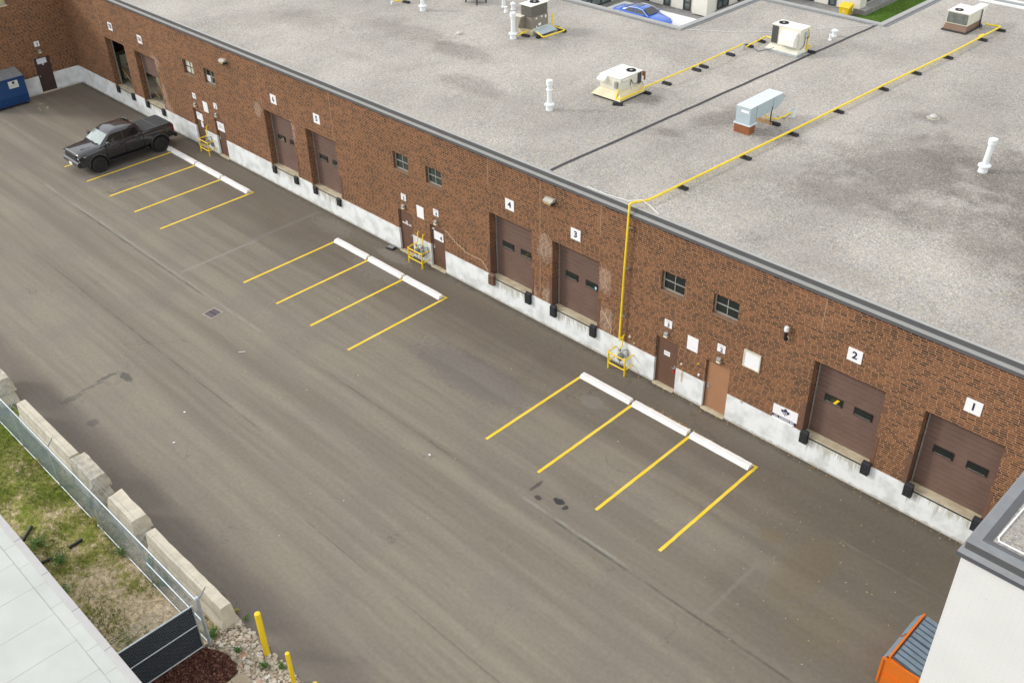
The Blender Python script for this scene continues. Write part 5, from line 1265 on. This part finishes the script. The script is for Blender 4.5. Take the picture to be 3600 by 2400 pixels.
        m = MB(); m.box(2.76, 2.892, sd_ * .82 - .12, sd_ * .82 + .06, 1.0, 1.08, .02); m.box(2.46, 2.62, sd_ * .82 - .171, sd_ * .82 + .174, 1.08, 1.15, .01); m.build('headlight', M_CHROME, h)
        m = MB(); m.box(-2.875, -2.72, sd_ * .90 - .05, sd_ * .90 + .06, .95, 1.36, .025); m.build('tail_light', M_REDL, t)
        m = MB(); m.prism([(2.45, sd_ * .40), (1.72, sd_ * .56), (1.70, sd_ * .40), (2.4, sd_ * .32)], 'z', 1.28, 1.372); hs = m.build('hood_bulge', M_TRUCK, t)
        m = MB(); m.box(1.80, 2.06, sd_ * .46 - .022, sd_ * .46 + .022, 1.371, 1.378); m.build('hood_vent', M_BLKPL, hs)
    k0, k1 = Vector((1.51, 0, 1.43)), Vector((.925, 0, 1.83)); n_ = Vector((.52, 0, .85)) * .022
    m = MB(); W0, W1 = .82, .685
    ws = []
    for f_ in (-1, -.6, 0, .6, 1):
        bulge = .05 * (1 - f_ * f_); ws.append((Vector((k0.x + bulge - .02, f_ * W0, k0.z)) + n_, Vector((k1.x + bulge * .7 - .015, f_ * W1, k1.z)) + n_))
    for a, b_ in zip(ws, ws[1:]): m.face([a[0], b_[0], b_[1], a[1]])
    m.build('windscreen', M_WSH, t, True, recalc=False)
    m = MB(); m.tube([(1.60, -.55, 1.44), (1.54, .1, 1.47)], .012, 5); m.tube([(1.60, .05, 1.44), (1.52, .62, 1.47)], .012, 5); m.build('wiper', M_BLKPL, t)
    m = MB(); m.face([(-1.0, -.62, 1.48), (-1.0, .62, 1.48), (-.915, .58, 1.80), (-.915, -.58, 1.80)]); m.build('rear_window', M_CGLASS, t, recalc=False)
    m = MB(); m.rings([[(-2.78, -.86, 1.425), (-1.04, -.86, 1.425), (-1.04, .86, 1.425), (-2.78, .86, 1.425)], [(-2.76, -.82, 1.462), (-1.05, -.82, 1.462), (-1.05, .82, 1.462), (-2.76, .82, 1.462)]]); tn = m.build('bed_cover', M_TONN, t)
    m = MB(); m.box(-1.92, -1.90, -.82, .82, 1.4625, 1.466); m.box(-2.6, -1.1, .80, .82, 1.4625, 1.468); m.box(-2.6, -1.1, -.82, -.80, 1.4625, 1.468); m.build('cover_seam', M_LID, tn)
    m = MB(); m.box(-2.885, -2.855, -.80, .80, .80, 1.38, .01); m.build('tailgate', M_TRUCK, t)
    m = MB(); m.box(-3.02, -2.86, -.95, .95, .58, .78, .05); m.build('rear_bumper', M_BLKPL, t, True)
    m = MB(); m.prism([(2.70, .50), (2.95, .54), (3.01, .66), (2.99, .80), (2.90, .86), (2.70, .86)], 'y', -.86, .86); m.prism([(2.30, .56), (2.75, .54), (2.84, .66), (2.84, .82), (2.36, .84)], 'y', -.98, -.862); m.prism([(2.30, .56), (2.75, .54), (2.84, .66), (2.84, .82), (2.36, .84)], 'y', .862, .98); m.build('front_bumper', M_TRUCK, t)
    m = MB(); m.prism([(2.74, .86), (2.91, .87), (2.89, 1.14), (2.80, 1.21)], 'y', -.62, .62); gr = m.build('grille', M_BLKPL, t)
    m = MB()
    for z in (.93, 1.01, 1.09): m.box(2.84, 2.925 - (z - .9) * .1, -.54, .54, z - .012, z + .012)
    m.build('grille_bar', M_DARKM, gr)
    m = MB(); m.box(2.85, 2.905, -.64, .64, 1.15, 1.19, .01); m.build('grille_surround', M_DARKM, gr)
    m = MB(); m.box(2.995, 3.02, -.17, .17, .58, .72); m.build('licence_plate', M_SIGN, t)
    m = MB(); m.cyl((2.93, -.72, .62), (2.965, -.72, .62), .05, n=12); m.cyl((2.93, .72, .62), (2.965, .72, .62), .05, n=12); m.build('fog_lamp', M_LENSW, t)
    return t
pickup()

def coupe():
    t = thing('coupe_car', 'bright blue two door car parked on the pale pad behind the roof', 'car', (-23.45, 33.95, .006), 0)
    def sec(x, w_, zs, zb, zt, wt): return mirror_sec(x, [(0, zs), (w_ * .85, zs), (w_, zs + .18), (w_, zb - .2), (w_ * .96, zb - .04), (wt, zt), (wt * .5, zt + .03), (0, zt + .035)])
    ST = [(-2.36, .62, .40, .90, .96, .50), (-2.25, .80, .30, .96, 1.02, .62), (-1.7, .89, .24, .99, 1.04, .68), (-.9, .91, .22, .98, 1.01, .74), (.3, .91, .22, .95, .98, .76), (.95, .90, .22, .92, .97, .72), (1.6, .88, .24, .84, .90, .66), (2.1, .82, .28, .74, .79, .58), (2.36, .66, .34, .62, .66, .46)]
    m = loft_body([sec(*q) for q in ST]); o = m.build('body', M_BLUE, t, True); subsurf(o, 2)
    def ring(z, x0, x1, w0, w1, rr=.1): return [(x1, w1 - rr, z), (x1 - rr, w1, z), (x0 + rr, w0, z), (x0, w0 - rr, z), (x0, -w0 + rr, z), (x0 + rr, -w0, z), (x1 - rr, -w1, z), (x1, -w1 + rr, z)]
    m = MB(); m.rings([ring(.96, -1.85, 1.15, .72, .76), ring(1.02, -1.72, 1.02, .70, .74), ring(1.30, -.95, .40, .60, .60), ring(1.39, -.62, .05, .48, .48, .14), ring(1.405, -.4, -.15, .25, .25)]); m.build('cabin', M_BLUE, t, True, angle=50)
    for sd_ in (1, -1):
        for nm, pts in (('door_window', [(-.28, 1.03), (.86, 1.03), (.42, 1.27), (-.28, 1.32)]), ('quarter_window', [(-1.15, 1.05), (-.36, 1.03), (-.36, 1.32), (-.75, 1.29)])):
            m = MB(); m.face([(x, sd_ * (.755 - (z - 1.0) * .42), z) for x, z in pts]); g_ = m.build(nm, M_CGLASS, t, recalc=False)
        m = MB(); m.tube([(-1.45, sd_ * .72, 1.02), (-.75, sd_ * .63, 1.33), (-.1, sd_ * .61, 1.38), (.45, sd_ * .64, 1.31), (1.02, sd_ * .76, 1.0)], .013, 5); m.build('roof_trim', M_CHROME, t, True)
        m = MB(); m.box(.62, .80, sd_ * .93 - .10, sd_ * .93 + .08, .98, 1.10, .03); m.build('side_mirror', M_BLUE, t, True)
        for ax in (1.38, -1.36): wheel(t, ax, sd_ * .80, .33, .22, sd_)
        m = MB(); m.box(-2.34, -2.10, sd_ * .62 - .14, sd_ * .62 + .14, .74, .90, .03); m.build('tail_light', M_REDL, t)
        m = MB(); m.box(2.05, 2.26, sd_ * .60 - .13, sd_ * .60 + .13, .60, .70, .03); m.build('headlight', M_CHROME, t)
    m = MB(); m.face([(1.06, -.64, 1.0), (1.06, .64, 1.0), (.44, .52, 1.30), (.44, -.52, 1.30)]); m.build('windscreen', M_CGLASS, t, recalc=False)
    for v in t.children[-1].data.vertices: v.co += Vector((.03, 0, .03))
    m = MB(); m.face([(-1.70, -.60, 1.04), (-1.70, .60, 1.04), (-1.0, .50, 1.30), (-1.0, -.50, 1.30)]); m.build('rear_window', M_CGLASS, t, recalc=False)
    for v in t.children[-1].data.vertices: v.co += Vector((-.03, 0, .03))
    m = MB(); m.box(-.5, -.05, -.3, .3, 1.395, 1.418, .01); m.build('sunroof', M_CGLASS, t)
coupe()
t = thing('salt_bin', 'yellow plastic salt bin at the office building corner beside the grass', 'salt bin', (-13.55, 45.85, 0), .05)
m = MB(); m.rings([[(-.30, -.28, 0), (.30, -.28, 0), (.30, .28, 0), (-.30, .28, 0)], [(-.42, -.36, .62), (.42, -.36, .62), (.42, .36, .62), (-.42, .36, .62)]]); m.build('tub', M_YEL, t)
m = MB(); m.rings([[(-.45, -.40, .622), (.45, -.40, .622), (.45, .40, .622), (-.45, .40, .622)], [(-.42, -.36, .70), (.42, -.36, .70), (.40, .34, .84), (-.40, .34, .84)]]); m.build('lid', M_YEL, t)
m = MB(); m.prism([(-.05, .28), (.10, .28), (.02, .42)], 'y', -.345, -.30); m.build('sticker', M_SIGN, t)

# ================================================================== INSIDE THE OPEN BAYS
t = thing('machine_cabinet', 'tall beige enamel cabinet inside the open bay 7B', 'cabinet', (-39.7, 1.35, 1.06))
m = MB(); m.box(-.45, .40, -.40, .40, .0, 1.55, .02); m.build('cabinet_body', M_APPL, t)
m = MB(); m.box(.401, .43, -.1, .1, .85, .95); m.build('handle', M_DARKM, t)
for i, (a, b_) in enumerate([((-38.3, 1.2, 1.06), (-39.1, .85, 2.0)), ((-38.1, .9, 1.06), (-38.8, .7, 1.9)), ((-34.2, .9, 1.07), (-35.2, .8, 2.9)), ((-33.9, 1.1, 1.07), (-34.9, 1.0, 2.7)), ((-34.4, .7, 1.07), (-35.1, .62, 1.8))]):
    d = Vector(b_) - Vector(a); m = MB(); m.cyl(Vector((0, 0, 0)), d, .045, n=4); o = m.build('lumber_plank', M_WOOD); o.location = a
    tag(o, ['raw plank leaning against the beige cabinet in bay 7B', 'shorter raw plank leaning in front in bay 7B', 'long raw plank leaning in the half open bay 7A', 'second long plank leaning deeper in bay 7A', 'short raw plank leaning low in bay 7A'][i], 'plank', 'planks in the open bays')
m = MB(); m.box(-.35, .35, -.3, .3, 0, .62, .01); o = m.build('carton', M_CARD); o.location = (-38.75, 1.45, 1.062); tag(o, 'grey carton on the floor beside the cabinet in bay 7B', 'carton')
m = MB(); m.box(-.6, .6, -.4, .4, 0, .75, .01); o = m.build('crate', M_APPL); o.location = (-35.5, 1.9, 1.062); tag(o, 'pale crate on the floor inside the half open bay 7A', 'crate')

# ================================================================== LAWN, STONES, WEEDS, LEAVES
from mathutils import noise as NZ
def blade(m, x, y, z, h, lean, wd):
    a = random.uniform(0, 2 * pi); u = Vector((cos(a), sin(a), 0)) * wd; l = Vector((cos(a + 1.3), sin(a + 1.3), 0)) * lean
    p = Vector((x, y, z)); m.face([p - u, p + u, p + l + Vector((0, 0, h))])
m = MB(); cnt = 0
while cnt < 15000:
    x, y = random.uniform(-13.5, 2.6), random.uniform(-21.3, -18.2)
    d = NZ.noise(Vector((x * .75, y * .75, 1))) + .5 * NZ.noise(Vector((x * 2.7, y * 2.7, 5))) - (x + 6) * .035
    cnt += 1
    if d < random.uniform(-.25, .35): continue
    for _ in range(2): blade(m, x + random.uniform(-.03, .03), y + random.uniform(-.03, .03), .004, random.uniform(.04, .13), random.uniform(.02, .10), random.uniform(.006, .014))
stuff(m.build('grass', M_GRASS, recalc=False), 'patchy green grass on the strip between fence and pale roof', 'grass')
m = MB()
for k in range(2600):
    x = random.uniform(2.5, 8.6); y = random.uniform(-19.8, -17.72)
    if x < 4.35 and y < -18.66 - .2 * max(0, 3 - x): continue
    if x < 6.6 and y < -18.72 and x > 4.3: continue
    r = random.choice((.022, .03, .038, .045, .055)) * random.uniform(.8, 1.3)
    if random.random() < .03: r = random.uniform(.06, .085)
    c = Vector((x, y, .018 + r * .35)); sx, sy, sz = random.uniform(.8, 1.35), random.uniform(.8, 1.3), random.uniform(.55, .8); a = random.uniform(0, pi)
    rings = []
    for zz, rr in ((-.7, .6), (.1, 1), (.75, .62)):
        rings.append([c + Vector((r * rr * sx * cos(q + a) * random.uniform(.85, 1.12), r * rr * sy * sin(q + a), r * sz * zz)) for q in [2 * pi * j / 6 for j in range(6)]])
    m.rings(rings)
stuff(m.build('river_stones', M_PEB, None, True, angle=60), 'pale rounded river stones filling the bed by the bollards', 'stones')
m = MB()
for k in range(1500):
    x = random.uniform(2.7, 4.3); y = random.uniform(-21.2, -18.75); a = random.uniform(0, pi); l = random.uniform(.02, .06)
    if x > 3.7 and y > -18.85: continue
    m.obox((x, y, .018 + random.random() * .012), (l, .010, .008), a, ('Y', random.uniform(-.4, .4)))
stuff(m.build('mulch_chips', M_MULCH), 'dark red brown mulch chips in the bed at the fence corner', 'mulch')
def weed(x, y, h, n, label, mat=None, spread=.16):
    t = thing('weed', label, 'weed', (x, y, .004), 0, 'weeds along fence and barriers')
    ms = MB(); ml = MB()
    for k in range(n):
        a = random.uniform(0, 2 * pi); r = random.uniform(.1, 1) * spread; hh = h * random.uniform(.5, 1)
        tip = Vector((cos(a) * r, sin(a) * r, hh)); ms.tube([(0, 0, 0), tip * .55 + Vector((0, 0, .05)), tip], .005, 4)
        for q in range(9):
            f = random.uniform(.3, 1); p = tip * f; d = Vector((random.uniform(-1, 1), random.uniform(-1, 1), random.uniform(-.2, .5))).normalized() * random.uniform(.04, .09); w_ = d.cross(Vector((0, 0, 1))).normalized() * d.length * .28
            ml.face([p, p + d * .5 + w_, p + d, p + d * .5 - w_])
    ms.build('stem', M_WEED, t); ml.build('leaves', mat or M_WEED, t, recalc=False)
for args in [(-1.0, -18.58, .75, 16, 'tall green weed growing through the fence at its middle post'), (-.1, -18.6, .6, 14, 'bushy weed in the gap between block and chipped barrier', None, .25), (-4.1, -18.9, .55, 12, 'yellowing weed on the fence beside the pale block', M_WEEDY), (-5.0, -18.62, .65, 14, 'green weed behind the fence below the rough topped block'),
             (-2.35, -18.95, .4, 18, 'low weed clump at the lawn side of the fence near the middle', None, .28), (2.62, -18.62, .35, 22, 'dense grass clump beside the fence corner post', None, .28), (3.62, -18.42, .22, 12, 'small weed on the stones between barrier and mulch'), (4.62, -18.15, .25, 12, 'weed at the foot of the tallest bollard on the stones'),
             (5.0, -17.86, .22, 10, 'weed at the asphalt edge between the two taller bollards'), (5.75, -18.2, .22, 10, 'yellow green weed near the middle bollard', M_WEEDY), (2.35, -17.66, .22, 8, 'small weed at the asphalt foot of the chipped barrier end', M_WEEDY), (2.78, -17.6, .18, 7, 'tiny weed on the asphalt just past the barrier end'),
             (-4.7, -20.6, .35, 26, 'broad leafy weed patch near the drain tube at the roof edge', None, .45), (-3.4, -20.4, .4, 26, 'broad weed patch on the lawn beside the loose drain tube', None, .4), (-2.2, -20.95, .3, 26, 'bright green clump at the edge of the pale roof', None, .45), (-8.6, -18.95, .3, 10, 'dry yellow weed on the lawn side of the far fence', M_WEEDY)]:
    weed(*args)
def leaves(n, region, mat, name, label, s_=(.02, .05)):
    m = MB()
    for k in range(n):
        x, y = region(); l = random.uniform(*s_); a = random.uniform(0, 2 * pi); z = .006 + random.random() * .006
        u = Vector((cos(a), sin(a), 0)) * l; v = Vector((-sin(a), cos(a), 0)) * l * random.uniform(.35, .6); p = Vector((x, y, z))
        m.face([p - u, p + v + Vector((0, 0, .008)), p + u, p - v])
    stuff(m.build(name, mat, recalc=False), label, 'leaves')
leaves(150, lambda: (random.uniform(5.0, 7.1) if random.random() < .8 else random.uniform(7.2, 9.8), -1.42 + abs(random.gauss(0, .05))), M_LEAFO, 'fallen_leaves', 'brown leaf litter gathered behind the nearest wheel stops', (.02, .045))
leaves(110, lambda: (random.uniform(3, 17.5), -.06 - abs(random.gauss(0, .10))), M_LEAFO, 'fallen_leaves', 'brown leaf litter along the foot of the white base', (.015, .04))
leaves(80, lambda: (random.gauss(13.5, 2.6), min(-.3, random.gauss(-4.0, 2.2))), M_LEAFY, 'fallen_leaves', 'scattered pale yellow leaves on the near asphalt', (.012, .032))
leaves(9, lambda: (random.uniform(-42.3, -41), random.uniform(-4.2, -3.4)), M_LEAFY, 'fallen_leaves', 'yellow leaves beside the blue dumpster', (.03, .12))
leaves(40, lambda: (random.uniform(-11, 7), random.uniform(-16.5, -1.5)), M_LEAFY, 'fallen_leaves', 'stray leaves and scraps across the yard', (.015, .04))
for x, y, a, lb in ((-7.4, -13.7, .3, 'small white paper scrap on the lane near the far fence'), (-6.1, -14.9, 1.2, 'white scrap on the lane beside the rough block'), (-9.2, -10.0, .9, 'thin white strip lying on the lane near the grate'), (1.2, -8.9, .2, 'white scrap on the asphalt left of the nearest stalls')):
    m = MB(); m.obox((0, 0, .02), (.09 if 'strip' not in lb else .26, .05 if 'strip' not in lb else .025, .03), a, None, .01); o = m.build('paper_scrap', M_SIGN); o.location = (x, y, 0); tag(o, lb, 'litter', 'white litter on the asphalt')
